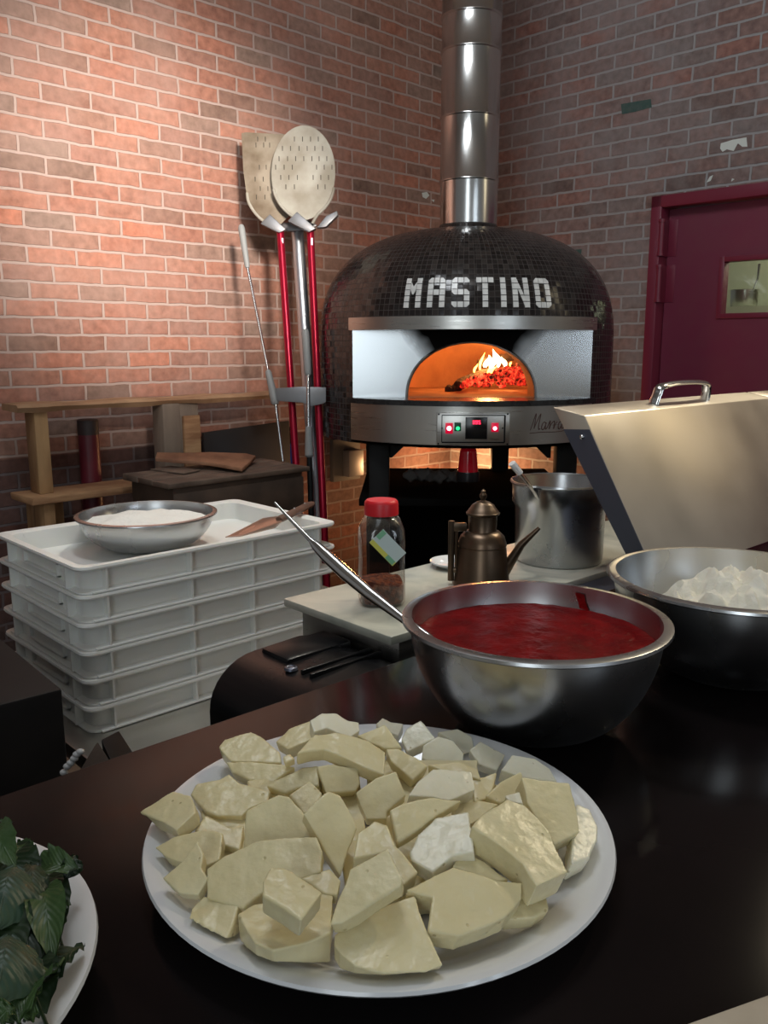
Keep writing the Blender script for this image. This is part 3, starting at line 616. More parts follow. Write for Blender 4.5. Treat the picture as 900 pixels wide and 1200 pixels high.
fire = thing('wood_fire', 'bright yellow flames rising above the embers in the oven', 'fire', (oven_pt(585, 430, .15).x, oven_pt(585, 430, .15).y, ZS))
def flame(px, base, tip, w, m, yl=.12, lean=0):
    p = oven_pt(px, base, yl); q = oven_pt(px + lean, tip, yl); bm = B(); pts = []; rad = []
    for k in range(9):
        t = k / 8; pts.append(p.lerp(q, t) + V((math.sin(t * 5 + px) * w * .5, math.cos(t * 4 + px) * w * .3, 0))); rad.append(max(.0008, w * (math.sin(math.pi * (.18 + .82 * t)) ** 1.0)))
    tube(bm, pts, rad, 8, flat=.6); part('flame', bm, m, fire, world=True)
for f in ((562, 434, 413, .010, 'flame', .12, 5), (570, 430, 416, .016, 'flamehot', .13, 3), (577, 431, 409, .020, 'flamehot', .12, 2), (584, 430, 411, .017, 'flamehot', .14, -3), (591, 430, 418, .014, 'flamehot', .13, -2), (598, 430, 424, .010, 'flame', .1, 2), (556, 437, 426, .009, 'flame', .1, 3), (574, 438, 430, .02, 'flame', .05, 6)):
    flame(*f)

# beacon under the control panel, gloves on the stand shelf
bcp = oven_pt(548.5, 545, -.59); be = thing('beacon_light', 'red warning beacon on a black base under the oven control panel', 'beacon', (bcp.x, bcp.y, .914))
bm = B(); lathe(bm, [(0, 0), (.047, 0), (.047, .032), (.043, .038), (0, .038)], 32); part('base', bm, 'blackplastic', be)
bm = B(); pr_ = [(.041, .036)]
for k in range(8): pr_ += [(.041 - k * .0011, .04 + k * .011), (.0395 - k * .0011, .046 + k * .011)]
lathe(bm, pr_ + [(.028, .128), (0, .134)], 32); part('lens', bm, 'redlens', be)
bm = B(); box(bm, (0, .02, .13 + .0), (.06, .05, .003)); part('bracket', bm, 'blacksteel', be)
gl = oven_pt(507, 569, -.1); bm = B(); rr = random.Random(5)
for k in range(6):
    b = B(); bmesh.ops.create_icosphere(b, subdivisions=3, radius=.045); bmesh.ops.scale(b, vec=(1, .8, .62), verts=b.verts)
    for v in b.verts: v.co += v.normal * .008 * math.sin(v.co.x * 130 + k) * math.cos(v.co.z * 110 + 2 * k)
    bmesh.ops.translate(b, vec=(gl.x - .09 + k * .036, gl.y + rr.uniform(-.02, .02), .852 + rr.uniform(0, .012)), verts=b.verts); merge(bm, b)
solo('crumpled_cloth', bm, 'cloth', 'crumpled grey cloth on the dark shelf beneath the oven', 'cloth', kind=None)
# flue
fl = thing('flue_pipe', 'stainless steel flue pipe rising from the dome of the pizza oven', 'flue pipe', (OC.x + .008, OC.y, ZT - .012))
RF = .128; top = WH - (ZT - .012) - .002; seams = []
for py in (207, 130, 50, 8): seams.append(PP(545, py, V((0, OC.y - RF, 0)), V((0, -1, 0))).z - (ZT - .012))
pr_ = [(RF - .004, 0), (RF - .004, .004), (RF - .003, .01)]
for s_ in seams: pr_ += [(RF - .002, s_ - .006), (RF + .0035, s_ - .003), (RF + .0035, s_ + .003), (RF - .001, s_ + .006)]
pr_ += [(RF, top)]
bm = B(); lathe(bm, pr_, 64); part('pipe', bm, 'flue', fl, smooth=60)
bm = B(); lathe(bm, [(RF + .03, .006), (RF + .006, .012), (RF - .001, .03), (RF - .001, 0), (RF + .03, 0)], 48); part('collar', bm, 'tile', fl)

# ------------------------------------------------------------------ pizza peels on their rack
DP = 3.74
rack = thing('peel_rack', 'silver floor pole with grey brackets holding two pizza peels', 'rack', (PD(374, 600, 3.86).x, PD(374, 600, 3.86).y, 0))
def extend(p0, p1, z): return p0 + (p1 - p0) * ((z - p0.z) / (p1.z - p0.z))
pt, pm = PD(348, 262, 3.84), PD(366, 520, 3.84); pbm = extend(pt, pm, .01)
bm = B(); tube(bm, [pt, pbm], .0275, 20); part('pole', bm, 'silverpole', rack, world=True)
bm = B(); lathe(bm, [(0, 0), (.13, 0), (.13, .012), (.03, .02), (.022, .05), (0, .05)], 32, c=(pbm.x, pbm.y, 0)); part('base_plate', bm, 'greybracket', rack, world=True)
def pxplate(name, px, d, th, m, par, world=True):
    bm = B(); prism(bm, [PD(x, y, d) for x, y in px], (0, th, 0), bevel=.002); return part(name, bm, m, par, world=world)
# upper hooks: angled grey troughs under each blade
def trough(a, b2, d, par, hgt=11):
    (x0, y0), (x1, y1) = a, b2
    bm = B(); P = [PD(x0, y0, d), PD(x1, y1, d), PD(x1 + 8, y1 - hgt * .4, d + .0), PD(x0 + 11, y0 - hgt, d)]
    prism(bm, P, (0, .05, 0), bevel=.003); return part('hook', bm, 'greybracket', par, world=True)
trough((305, 262), (327, 273), DP - .02, rack); trough((337, 259), (362, 272), DP - .06, rack)
bm = B(); prism(bm, [PD(371, 267, DP - .03), PD(382, 253, DP - .03), PD(395, 247, DP - .03), PD(396, 252, DP - .03), PD(382, 266, DP - .03)], (0, .05, 0), bevel=.003); part('hook', bm, 'greybracket', rack, world=True)
bm = B(); prism(bm, [PD(326, 262, 3.80), PD(362, 258, 3.80), PD(372, 264, 3.80), PD(360, 270, 3.80), PD(336, 271, 3.80)], (0, .03, 0), bevel=.003); part('hook_plate', bm, 'greybracket', rack, world=True)
pxplate('pole_clamp', [(323, 455), (356, 453), (382, 454), (382, 471), (379, 473), (362, 477), (355, 472), (324, 470)], 3.665, .012, 'greybracket', rack)
def peel(label, outline, d, hx, slots, m, red_top, red_bot, dh):
    # base of the handle on the floor
    t_, b_ = PD(*red_top, dh), PD(*red_bot, dh); foot = extend(t_, b_, .02)
    pe = thing('pizza_peel', label, 'pizza peel', (foot.x, foot.y, 0), group='metal pizza peels in the rack')
    bm = B(); prism(bm, [PD(x, y, d) for x, y in spline([(x, y, 0) for x, y in outline + outline[:1]], 4)[:-1]] if False else [PD(x, y, d) for x, y in outline], (0, .003, 0), bevel=.0006)
    for x, y in slots:
        a = PD(x, y, d - .0012); box(bm, a, (.0028, .003, .020), mi=1)
    part('blade', bm, [m, 'slot'], pe, world=True)
    bm = B(); tube(bm, [t_, foot], .0165, 14); part('handle', bm, 'redanod', pe, world=True)
    return pe, t_, foot
def ell(cx, cy, rx, ry, n=48, tilt=0):
    return [(cx + rx * math.sin(2 * math.pi * k / n) + tilt * ry * math.cos(2 * math.pi * k / n), cy + ry * math.cos(2 * math.pi * k / n)) for k in range(n)]
sl = [(x, y) for y, xs in ((163, (345, 354.5, 364, 373)), (174, (331, 340.5, 350.5, 360, 369, 378)), (186, (327, 337, 346.5, 356, 365.5, 374, 383)), (196, (323, 333, 342.5, 371, 380, 389)), (208, (329, 338.5, 348.5, 367, 376, 385)), (219, (335, 345, 372.5, 381))) for x in xs]
pe, t_, foot = peel('round perforated aluminium pizza peel on a red handle, in front on the rack', ell(355.5, 202.5, 37.5, 55.5, tilt=-.01), DP - .03, 0, sl, 'alu', (363.5, 268), (377, 560), 3.72)
bm = B(); e = ell(355.5, 203, 36.5, 56)
rimL = [PD(x, y, DP - .036) for x, y in ((320.5, 222), (324, 232), (331, 243), (342, 253), (350, 257))]; tube(bm, spline(rimL, 5), .0065, 8)
rimR = [PD(x, y, DP - .036) for x, y in ((391.5, 220), (388, 232), (381, 243), (372, 252), (366, 262))]; tube(bm, spline(rimR, 5), .0065, 8)
part('rolled_rim', bm, 'alu', pe, world=True)
bm = B(); tube(bm, [PD(362, 262, 3.715), PD(364, 275, 3.715)], .010, 10); a = PD(365.5, 283, 3.70); box(bm, a, (.008, .002, .03)); part('ferrule', bm, 'silverpole', pe, world=True)
sl = [(x, y) for y, xs in ((163, (302, 311)), (170, (300, 309, 316)), (196, (304, 312)), (210, (299, 308.5)), (221, (305, 314)), (231, (300.5, 310.5))) for x in xs]
pe, t_, foot = peel('scorched brown square ended pizza peel behind the round one', [(283, 156), (288, 155), (345, 158), (347, 230), (342, 250), (330, 262), (318, 263), (307, 257), (297, 245), (289, 228), (285, 200)], DP + .015, 0, sl, 'alubrown', (328.5, 272), (347, 545), 3.745)
bm = B(); tube(bm, spline([PD(x, y, DP + .008) for x, y in ((289.5, 226), (291, 236), (297, 247), (305, 256), (312, 261))], 5), .0065, 8); part('rolled_rim', bm, 'alu', pe, world=True)
bm = B(); tube(bm, [PD(328, 264, 3.742), PD(329, 278, 3.742)], .010, 10); box(bm, PD(331, 282, 3.73), (.008, .002, .022)); part('ferrule', bm, 'silverpole', pe, world=True)
# thin tools hanging with the peels
def tool(name, label, cat, segs, foot_z=None):
    p0 = segs[-1][1]; o = thing(name, label, cat, (p0.x, p0.y, max(0, min(p0.z, p0.z))))
    for nm, a, (b2), r0, r1, m in [(s[3], s[0], s[1], s[2][0], s[2][1], s[4]) for s in segs]:
        bm = B(); d = b2 - a; k = [0, .06, .2, .8, .94, 1]
        rr_ = [r0 * .7, r0, r0 * .97 + r1 * .03, r0 * .1 + r1 * .9, r1, r1 * .7] if nm == 'grip' else [r0 + (r1 - r0) * t for t in k]
        tube(bm, [a + d * t for t in k], rr_, 12); part(nm, bm, m, o, world=True)
    return o
p0, p1, p2, p3, p4 = PD(282.5, 264, 3.72), PD(290, 314, 3.705), PD(314, 434, 3.69), PD(323, 474, 3.68), PD(331.5, 540, 3.68)
foot = extend(p2, p4, .952)
tool('turning_peel', 'thin steel rod tool with grey grip leaning left of the peel rack', 'peel tool', [(p0, p1, (.015, .012), 'grip', 'greygrip'), (p1, p2, (.0065, .0065), 'rod', 'chrome'), (p2, p3, (.014, .019), 'grip', 'greygrip'), (p3, foot, (.0065, .0065), 'rod', 'chrome')])
q0, q1, q2, q3 = PD(357.5, 386, 3.665), PD(361, 440, 3.665), PD(361.5, 500, 3.665), PD(362.5, 536, 3.665)
foot = extend(q0, q3, .02)
tool('oven_brush', 'steel oven tool with two grey grips hanging before the silver pole', 'oven tool', [(q0, q1, (.017, .016), 'grip', 'greygrip'), (q1, q2, (.009, .009), 'rod', 'chrome'), (q2, q3, (.015, .019), 'grip', 'greygrip'), (q3, foot, (.012, .012), 'rod', 'blacksteel')])
b0, b1 = PD(341, 500, 3.80), PD(344.5, 545, 3.80); foot = extend(b0, b1, .02)
tool('brush_handle', 'tool with blue lower handle standing behind the left red peel handle', 'brush', [(b0, PD(342.5, 520, 3.80), (.008, .009), 'rod', 'blacksteel'), (PD(342.5, 520, 3.80), foot, (.0135, .0135), 'grip', 'blue')])

# electrical boxes on the left wall behind the oven
s0 = PL(386, 515, 0); s1 = PL(418, 560, 0)
eb = thing('electrical_box', 'grey electrical box on the brick wall left of the oven leg', 'electrical box', LW((s0[0] + s1[0]) / 2, 0, s1[2]), math.atan2(-Q, -Q))
hh = s0[2] - s1[2]; ww = abs(s0[0] - s1[0])
bm = B(); box(bm, (0, .015, hh / 2), (ww, .03, hh), bevel=.003); part('back_panel', bm, 'conduit', eb)
bm = B(); box(bm, (-ww * .12, .055, hh * .42), (ww * .55, .05, hh * .62), bevel=.004); part('junction_box', bm, 'greybracket', eb)

# ------------------------------------------------------------------ rough wooden rack, pipe, crate along the left wall
def wbox(bm, s0, s1, o0, o1, z0, z1, bevel=.004, mi=0, jit=0, seed=0):
    rr = random.Random(seed)
    def j(): return rr.uniform(-jit, jit)
    hexa(bm, [LW(s + j(), o + j(), z) for z in (z0, z1) for s, o in ((s0, o0), (s1, o0), (s1, o1), (s0, o1))], bevel, mi)
ra = PL(26, 476, .24); rb_ = PL(342, 462, .24); zr = (ra[2] + rb_[2]) / 2 - .005
f0 = PL(49, 585, .27); zpk = f0[2] + .012
rk = thing('wooden_rack', 'rough sawn wooden rack of posts and planks against the left wall', 'wooden rack', LW(ra[0], .2, 0))
bm = B(); n = 26; b = B(); rows = []; rr = random.Random(11)
for k in range(n + 1):
    s = ra[0] + .02 + (rb_[0] - ra[0] - .02) * k / n; e_ = .012 * math.sin(k * 1.3) + rr.uniform(-.006, .006); th = .024 + .006 * math.sin(k * .8)
    rows.append([b.verts.new(LW(s, o, z)) for o, z in ((.10, zr - th / 2), (.235 + e_, zr - th / 2 - .004), (.25 + e_, zr + .002), (.235 + e_, zr + th / 2), (.10, zr + th / 2))])
for k in range(n):
    for i in range(5): b.faces.new((rows[k][i], rows[k][(i + 1) % 5], rows[k + 1][(i + 1) % 5], rows[k + 1][i]))
b.faces.new(rows[0]); b.faces.new(rows[-1][::-1]); bmesh.ops.recalc_face_normals(b, faces=b.faces); merge(bm, b)
part('top_rail', bm, 'woodrail', rk, world=True)
def post(x0, x1, o0, o1, z0, z1, m, seed):
    sA = PL(x0, 530, o1)[0]; sB = PL(x1, 530, o1)[0]; bm = B(); wbox(bm, sA, sB, o0, o1, z0, z1, .004, jit=.003, seed=seed); part('post', bm, m, rk, world=True)
post(43, 60, .145, .235, zpk, zr - .014, 'woodpost', 1)
zc = .955
post(193, 213, .15, .235, 0, zr - .012, 'woodgrey', 2); post(213, 235, .17, .225, 0, zr - .012, 'woodgrey', 3)
sA = PL(216, 500, .245)[0]; sB = PL(235, 500, .245)[0]; bm = B(); wbox(bm, sA, sB, .226, .246, .6, PL(225, 487, .245)[2], .004); part('batten', bm, 'wood', rk, world=True)
sA = PL(37, 575, .30)[0]; sB = PL(215, 575, .27)[0]; bm = B(); wbox(bm, sA, sB, .10, .30, zpk - .028, zpk, .005, jit=.004, seed=4); part('plank', bm, 'wood', rk, world=True)
for x0, x1, o0, o1 in ((38, 46, .12, .18), (52, 66, .20, .28), (64, 74, .12, .19)):
    sA = PL(x0, 600, o1)[0]; sB = PL(x1, 600, o1)[0]; bm = B(); wbox(bm, sA, sB, o0, o1, 0, zpk - .028, .004, jit=.004, seed=x0); part('leg', bm, 'woodpost', rk, world=True)
pp = PP(107, 560, CORNER + nL * .051, nL); ptop = PP(105, 492, CORNER + nL * .051, nL)
pi = thing('standpipe', 'dark red painted pipe with black top standing behind the wooden rack', 'pipe', (pp.x, pp.y, 0))
bm = B(); lathe(bm, [(.0, 0), (.043, 0), (.042, ptop.z - .055)], 24); part('tube', bm, 'pipe', pi)
bm = B(); lathe(bm, [(.042, ptop.z - .06), (.0425, ptop.z), (.036, ptop.z + .004), (.0, ptop.z + .004)], 24); part('cap', bm, 'pipecap', pi)
bm = B(); lathe(bm, [(.043, zpk - .03), (.048, zpk - .03), (.048, zpk - .012), (.043, zpk - .012)], 24); part('flange', bm, 'pipe', pi)
bm = B(); a = [PL(x, y, .05) for x, y in ((236, 507), (336, 493), (338, 560), (236, 562))]
prism(bm, [LW(a[0][0], .05, a[0][2]), LW(a[1][0], .05, a[1][2]), LW(a[1][0], .05, .0), LW(a[0][0], .05, .0)], nL * .02, bevel=.002)
solo('slate_board', bm, 'slate', 'black board leaning on the brick wall behind the wooden crate', 'board')
# crate
cn = [toL(PZ(x, y, .95)) for x, y in ((200, 566), (352, 544), (158, 554))]
cs0, cs1, co1, co0 = cn[0][0], cn[1][0] + .0, cn[0][1], cn[2][1] - .02
cr = thing('wooden_crate', 'dark wooden crate with a worn plank top beside the peel rack', 'crate', LW((cs0 + cs1) / 2, (co0 + co1) / 2, 0))
bm = B(); wbox(bm, cs0 - .02, cs1 + .02, co0 + .02, co1 - .02, 0, .925, .004)
for k in range(1, 5): wbox(bm, cs0 - .018, cs1 + .018, co1 - .022, co1 - .014, .925 - k * .17, .925 - k * .17 + .15, .003)
part('body', bm, 'wooddark', cr, world=True)
bm = B()
for k in range(3):
    o0 = co0 + (co1 - co0) * k / 3; wbox(bm, cs0 + .006, cs1 - .006, o0 + .002, co0 + (co1 - co0) * (k + 1) / 3 - .002, .925, .95 - .002 * k, .004, jit=.004, seed=20 + k)
part('plank_top', bm, 'woodcrate', cr, world=True)
def slab(name, px, z, th, m, label, cat, dz=None):
    bm = B(); P = [PZ(x, y, z + (dz[i] if dz else 0)) for i, (x, y) in enumerate(px)]; prism(bm, P, (0, 0, th), bevel=min(.004, th * .3)); return solo(name, bm, m, label, cat)
slab('bark_slab', [(182, 541), (205, 543), (245, 546), (284, 553), (292, 546), (300, 538), (288, 535), (245, 534), (215, 535), (184, 534)], .953, .016, 'bark', 'reddish split slab of bark lying on the wooden crate', 'bark', dz=[.03, .022, .012, 0, 0, .012, .024, .036, .044, .050])
slab('cardboard_scrap', [(176, 551), (215, 556), (235, 552), (200, 547)], .951, .005, 'woodcrate', 'small grey torn scrap under the bark slab on the crate', 'scrap')

# ------------------------------------------------------------------ dough boxes
ZD, PIT = .93, .0705
E1, E2 = V((math.cos(R(43.5)), math.sin(R(43.5)), 0)), V((-math.sin(R(43.5)), math.cos(R(43.5)), 0))
nA = PZ(91, 667, ZD); LB = (PZ(391, 610, ZD) - nA).dot(E1); WB = (PZ(10, 622, ZD) - nA).dot(E2); WB = .5 * (WB + (PZ(294, 580, ZD) - PZ(391, 610, ZD)).dot(E2))
stack = thing('temp', '', '') if False else None
def rr_loop(x0, x1, y0, y1, r, n=5):
    P = []
    for cx_, cy_, a0 in ((x1 - r, y1 - r, 0), (x0 + r, y1 - r, 90), (x0 + r, y0 + r, 180), (x1 - r, y0 + r, 270)):
        for k in range(n + 1): a = R(a0 + 90 * k / n); P.append((cx_ + r * math.cos(a), cy_ + r * math.sin(a)))
    return P
def make_box():
    b = B(); Hh = PIT - .0006
    def ring(ins, z, r): return [b.verts.new((x, y, z)) for x, y in rr_loop(ins, LB - ins, ins, WB - ins, r)]
    R_ = [ring(.010, 0, .033), ring(.010, .004, .033), ring(.026, .008, .035), ring(.026, Hh - .014, .035), ring(.003, Hh - .011, .03), ring(0, Hh - .006, .03), ring(.001, Hh, .03), ring(.022, Hh - .001, .035), ring(.029, Hh - .005, .035), ring(.033, .012, .04), ring(.05, .006, .05)]
    for i in range(len(R_) - 1):
        for k in range(len(R_[0])): k2 = (k + 1) % len(R_[0]); b.faces.new((R_[i][k], R_[i][k2], R_[i + 1][k2], R_[i + 1][k]))
    b.faces.new(R_[0][::-1]); b.faces.new(R_[-1]); bmesh.ops.recalc_face_normals(b, faces=b.faces)
    bm = B(); merge(bm, b)
    for f in (.09, .38, .62, .91):
        for y0, y1 in ((.004, .030), (WB - .030, WB - .004)): box(bm, (LB * f, (y0 + y1) / 2, Hh / 2 - .002), (.005, y1 - y0, Hh - .012))
    for f in (.16, .84):
        for x0, x1 in ((.004, .030), (LB - .030, LB - .004)): box(bm, ((x0 + x1) / 2, WB * f, Hh / 2 - .002), (x1 - x0, .005, Hh - .012))
    # raised hand-hold frame on the short ends
    for x in (.022, LB - .022):
        for (y0, y1, z0, z1) in ((WB * .3, WB * .7, .014, .019), (WB * .3, WB * .7, .046, .051), (WB * .3, WB * .3 + .005, .014, .051), (WB * .7 - .005, WB * .7, .014, .051)):
            box(bm, (x, (y0 + y1) / 2, (z0 + z1) / 2), (.012, y1 - y0, z1 - z0), bevel=.001)
    # lower ledge that nests into the tray below
    for y in (.012, WB - .012): box(bm, (LB / 2, y, .0035), (LB - .07, .018, .005), bevel=.001)
    return bm
BN = ['uppermost white plastic dough box, holding the bowl and the scraper', 'white dough box directly under the top one in the stack', 'white dough box third from the top of the stack', 'white dough box fourth from the top of the stack', 'white dough box second from the bottom of the stack', 'bottom white dough box of the stack, on the steel table']
ang = R(43.5); first = None
for k in range(6):
    if first is None: o = first = link('dough_box', make_box(), 'doughbox')
    else: o = first.copy(); COL.objects.link(o)
    o.location = (nA.x, nA.y, ZD - PIT - k * PIT); o.rotation_euler = (0, 0, ang); tag(o, BN[k], 'dough box', 'stacked white dough boxes')
ZST = ZD - 6 * PIT - .0006
st = thing('steel_table', 'low steel table carrying the stack of white dough boxes', 'table', (nA.x, nA.y, 0), ang)
bm = B(); box(bm, (LB / 2 + .03, WB / 2 - .06, ZST - .021), (LB + .16, WB + .34, .04), bevel=.004); part('table_top', bm, 'steel', st)
for x in (.0, LB + .06):
    for y in (-.17, WB + .05): bm = B(); tube(bm, [(x, y, 0), (x, y, ZST - .04)], .018, 12); part('leg', bm, 'steel', st)
# bowl with flour standing in the top box
zf = ZD - PIT + .0126
bp_ = PZ(172, 601, .97); dd = proj(bp_)[2]; br2 = 81 * dd / 1000
def bowl_prof(r, h, lip=.01, base=.42, t=.002, p=2.2, n=14):
    out = []
    for k in range(n + 1):
        a = k / n; rr_ = base * r + (r - lip - base * r) * math.sin(a * math.pi / 2) ** (1 / 1.15); z = h * (1 - math.cos(a * math.pi / 2)) ** .85
        out.append((rr_, z))
    inn = [(max(0, x - t * 1.2), z + t) for x, z in out]
    prof = [(0, 0)] + out + [(r - lip * .3, h + .0015), (r, h + .0005), (r + .0005, h - .003), (r - .001, h - .0045)]
    return prof, inn
def make_bowl(bm, r, h, **kw):
    prof, inn = bowl_prof(r, h, **kw); lathe(bm, [(0, .002)] + inn + prof[-4:] + [(inn[-1][0] + .003, h - .004)] + prof[-5:0:-1] + [(0, 0)], 72)
    return inn
def inner_r(inn, z):
    for i in range(len(inn) - 1):
        if inn[i][1] <= z <= inn[i + 1][1]:
            t = (z - inn[i][1]) / max(1e-9, inn[i + 1][1] - inn[i][1]); return inn[i][0] + (inn[i + 1][0] - inn[i][0]) * t
    return inn[-1][0]
hb = .97 - zf
bm = B(); inn = make_bowl(bm, br2, hb, lip=.010, base=.40); bmesh.ops.translate(bm, vec=(bp_.x, bp_.y, zf), verts=bm.verts)
solo('mixing_bowl', bm, 'steelbowl', 'wide shallow steel bowl of white flour standing in the top dough box', 'bowl', smooth=50)
def heap(cx_, cy_, z, rad, hfun, n=40, rings=16, zlow=None):
    b = B(); rows = []
    for i in range(rings + 1):
        f = i / rings
        if i == 0: rows.append([b.verts.new((cx_, cy_, z + hfun(0, 0)))]); continue
        rows.append([b.verts.new((cx_ + rad * f * math.cos(2 * math.pi * k / n), cy_ + rad * f * math.sin(2 * math.pi * k / n), z + hfun(rad * f * math.cos(2 * math.pi * k / n), rad * f * math.sin(2 * math.pi * k / n)))) for k in range(n)])
    for i in range(rings):
        for k in range(n):
            if i == 0: b.faces.new((rows[0][0], rows[1][k], rows[1][(k + 1) % n]))
            else: b.faces.new((rows[i][k], rows[i + 1][k], rows[i + 1][(k + 1) % n], rows[i][(k + 1) % n]))
    lowr = [b.verts.new((v.co.x * .9 + cx_ * .1, v.co.y * .9 + cy_ * .1, (zlow if zlow is not None else z - .02))) for v in rows[-1]]
    for k in range(n): b.faces.new((rows[-1][k], lowr[k], lowr[(k + 1) % n], rows[-1][(k + 1) % n]))
    b.faces.new(lowr[::-1]); bmesh.ops.recalc_face_normals(b, faces=b.faces); return b
from mathutils import noise as NZ
zfl = hb * .72; rfl = inner_r(inn, zfl) - .002
solo('flour', heap(bp_.x, bp_.y, zf + zfl, rfl, lambda x, y: .022 * (1 - (x * x + y * y) / rfl ** 2) + .012 * NZ.noise(V((x * 16, y * 16, 1))) * (1 if x * x + y * y < (rfl * .95) ** 2 else 0), zlow=zf + zfl * .6), 'flourwhite', 'white flour in the wide shallow bowl on the dough boxes', 'flour', kind='stuff')
# scraper lying over the far right of the top box
sc_ = thing('dough_scraper', 'triangular metal scraper with brown handle lying in the top dough box', 'scraper', PZ(310, 612, .9))
hA, hB = PZ(327, 609, .935), PZ(366, 590, .955)
bm = B(); tube(bm, [hA.lerp(hB, t) for t in (0, .05, .5, .9, 1)], [.012, .0145, .0145, .015, .010], 12, flat=.7); part('handle', bm, 'woodhandle', sc_, world=True)
bm = B(); prism(bm, [PZ(264, 629, .895), PZ(271, 626, .90), PZ(308, 607, .925), PZ(331, 604, .936), PZ(330, 611, .934), PZ(322, 618, .918), PZ(282, 628, .897)], (0, 0, -.003), bevel=.0006); part('blade', bm, 'blade', sc_, world=True)
bm = B()
for t in (.18, .5, .82): p = hA.lerp(hB, t); lathe(bm, [(0, .0155), (.003, .015), (.003, .008)], 10, c=(p.x - .004, p.y - .006, p.z - .002))
part('rivet', bm, 'steelbright', sc_, world=True)

# ------------------------------------------------------------------ dark bar counter
ZC = 1.0
ca, cb2 = PZ(0, 932, ZC), PZ(480, 770, ZC); UE = (cb2 - ca).normalized(); VE = V((-UE.y, UE.x, 0))   # along the edge / away from the camera
def CP(u, v, z): return V((ca.x, ca.y, 0)) + UE * u + VE * v + V((0, 0, z))
nearv = -.80
ct = thing('bar_counter', 'polished black bar counter top carrying the plates and bowls', 'counter', CP(.9, nearv / 2, 0), math.atan2(UE.y, UE.x))
def cbox(bm, u0, u1, v0, v1, z0, z1, bevel=0): hexa(bm, [CP(u, v, z) for z in (z0, z1) for u, v in ((u0, v0), (u1, v0), (u1, v1), (u0, v1))], bevel)
bm = B(); cbox(bm, -.9, 2.5, nearv, 0, ZC - .035, ZC, .003); part('counter_top', bm, 'counter', ct, world=True)
bm = B(); cbox(bm, -.85, 2.4, nearv + .2, -.06, 0, ZC - .035, .003); part('counter_base', bm, 'blackcase', ct, world=True)
MT['palewood'] = mat('pale board', (.40, .34, .26), .5, col2=(.54, .47, .37), nscale=14)
e0, e1 = PZ(798, 1201, ZC + .012), PZ(905, 1163, ZC + .012); ed = (e1 - e0).normalized(); en = V((ed.y, -ed.x, 0))
bm = B(); prism(bm, [p - V((0, 0, .0115)) for p in (e0 - ed * .05, e0 + ed * .26, e0 + ed * .26 + en * .18, e0 - ed * .05 + en * .18)], (0, 0, .0115), bevel=.002)
solo('serving_board', bm, 'palewood', 'pale tan board lying on the black counter at the bottom right', 'board')

# ------------------------------------------------------------------ prep table with marble top and open steel lid
ZM = .95
mA = PZ(332, 701, ZM); mv1 = (mA - ca).dot(VE); mu0 = (mA - ca).dot(UE); mv0 = .185
lu0_ = (PD(685, 487, 1.69) - ca).dot(UE)
pt_ = thing('prep_table', 'steel pizza prep table with grey marble top and raised steel lid', 'prep table', CP(mu0 + .6, .3, 0), math.atan2(UE.y, UE.x))
bm = B(); cbox(bm, mu0, mu0 + 1.75, mv0, mv1, ZM - .0165, ZM, .003); part('marble_top', bm, 'marble', pt_, world=True)
bm = B(); cbox(bm, mu0 + .03, mu0 + 1.74, mv0 + .012, mv1 - .02, .86, ZM - .0168, .003); part('steel_apron', bm, 'steel', pt_, world=True)
bm = B(); cbox(bm, mu0 + .10, mu0 + 1.72, mv0 + .03, mv1 - .04, .12, .86, .003); cbox(bm, lu0_ - .02, mu0 + 1.72, .045, mv0 + .03, .12, .80, .003); part('cabinet', bm, 'steel', pt_, world=True)
P1 = PD(685, 487, 1.69); r_ = ray(757, 650); P2 = CAM + r_ * ((P1 - CAM).dot(UE) / r_.dot(UE))
lu0 = (P1 - ca).dot(UE); sl_ = (P1 - P2).normalized()
hz = 1.004; P3 = P1 + (P2 - P1) * ((hz - P1.z) / (P2.z - P1.z)); hv = (P3 - ca).dot(VE)
bm = B(); cbox(bm, lu0 - .02, lu0 + 1.05, hv - .004 if hv > 0.006 else .004, .044, .80, 1.0 - .004, .002)
cbox(bm, lu0 - .02, lu0 + 1.05, .044, mv0 - .002, ZM - .02, ZM - .012, .001); part('pan_rail', bm, 'steeldark', pt_, world=True)
qa, qb, qc = PP(648, 477, P1, UE), PP(661, 503, P1, UE), PP(735, 651, P1, UE); qd = qb + (qc - qb) * ((hz - qb.z) / (qc.z - qb.z))
us = 0.0
lo_, hi_ = .2, 1.2
for _ in range(40):
    mid = (lo_ + hi_) / 2
    if proj(P1 + UE * mid)[0] < 906: lo_ = mid
    else: hi_ = mid
LU = lo_
def lid_mesh(u0, L):
    bm = B(); prism(bm, [p + UE * u0 for p in (P1, qa, qb, qd, P3)], UE * L, bevel=.0025); return bm
lid = part('lid', lid_mesh(0, LU), 'steellid', pt_, world=True)
# dark end plate on the near end of the lid
bm = B(); prism(bm, [p - UE * .0025 for p in (P1 + (qb - P1) * .02 - sl_ * .03, qb, qd, P3)], UE * .002); part('side_strap', bm, 'steeldark', lid, world=True)
rv = PP(682, 512, P1 - UE * .004, UE); bm = B(); b = B(); bmesh.ops.create_icosphere(b, subdivisions=2, radius=.0055); bmesh.ops.translate(b, vec=rv, verts=b.verts); merge(bm, b); part('rivet', bm, 'steelbright', lid, world=True)
tc_ = (P1 + qa) / 2
def u_at(px):
    lo, hi = 0, 1.2
    for _ in range(40):
        mid = (lo + hi) / 2
        if proj(tc_ + UE * mid)[0] < px: lo = mid
        else: hi = mid
    return lo
ua, ub = u_at(766), u_at(826); hN = (sl_ - UE * sl_.dot(UE)).normalized(); tt = (qa - P1).normalized(); hN = (UE.cross(tt)).normalized(); hN = hN if hN.z > 0 else -hN
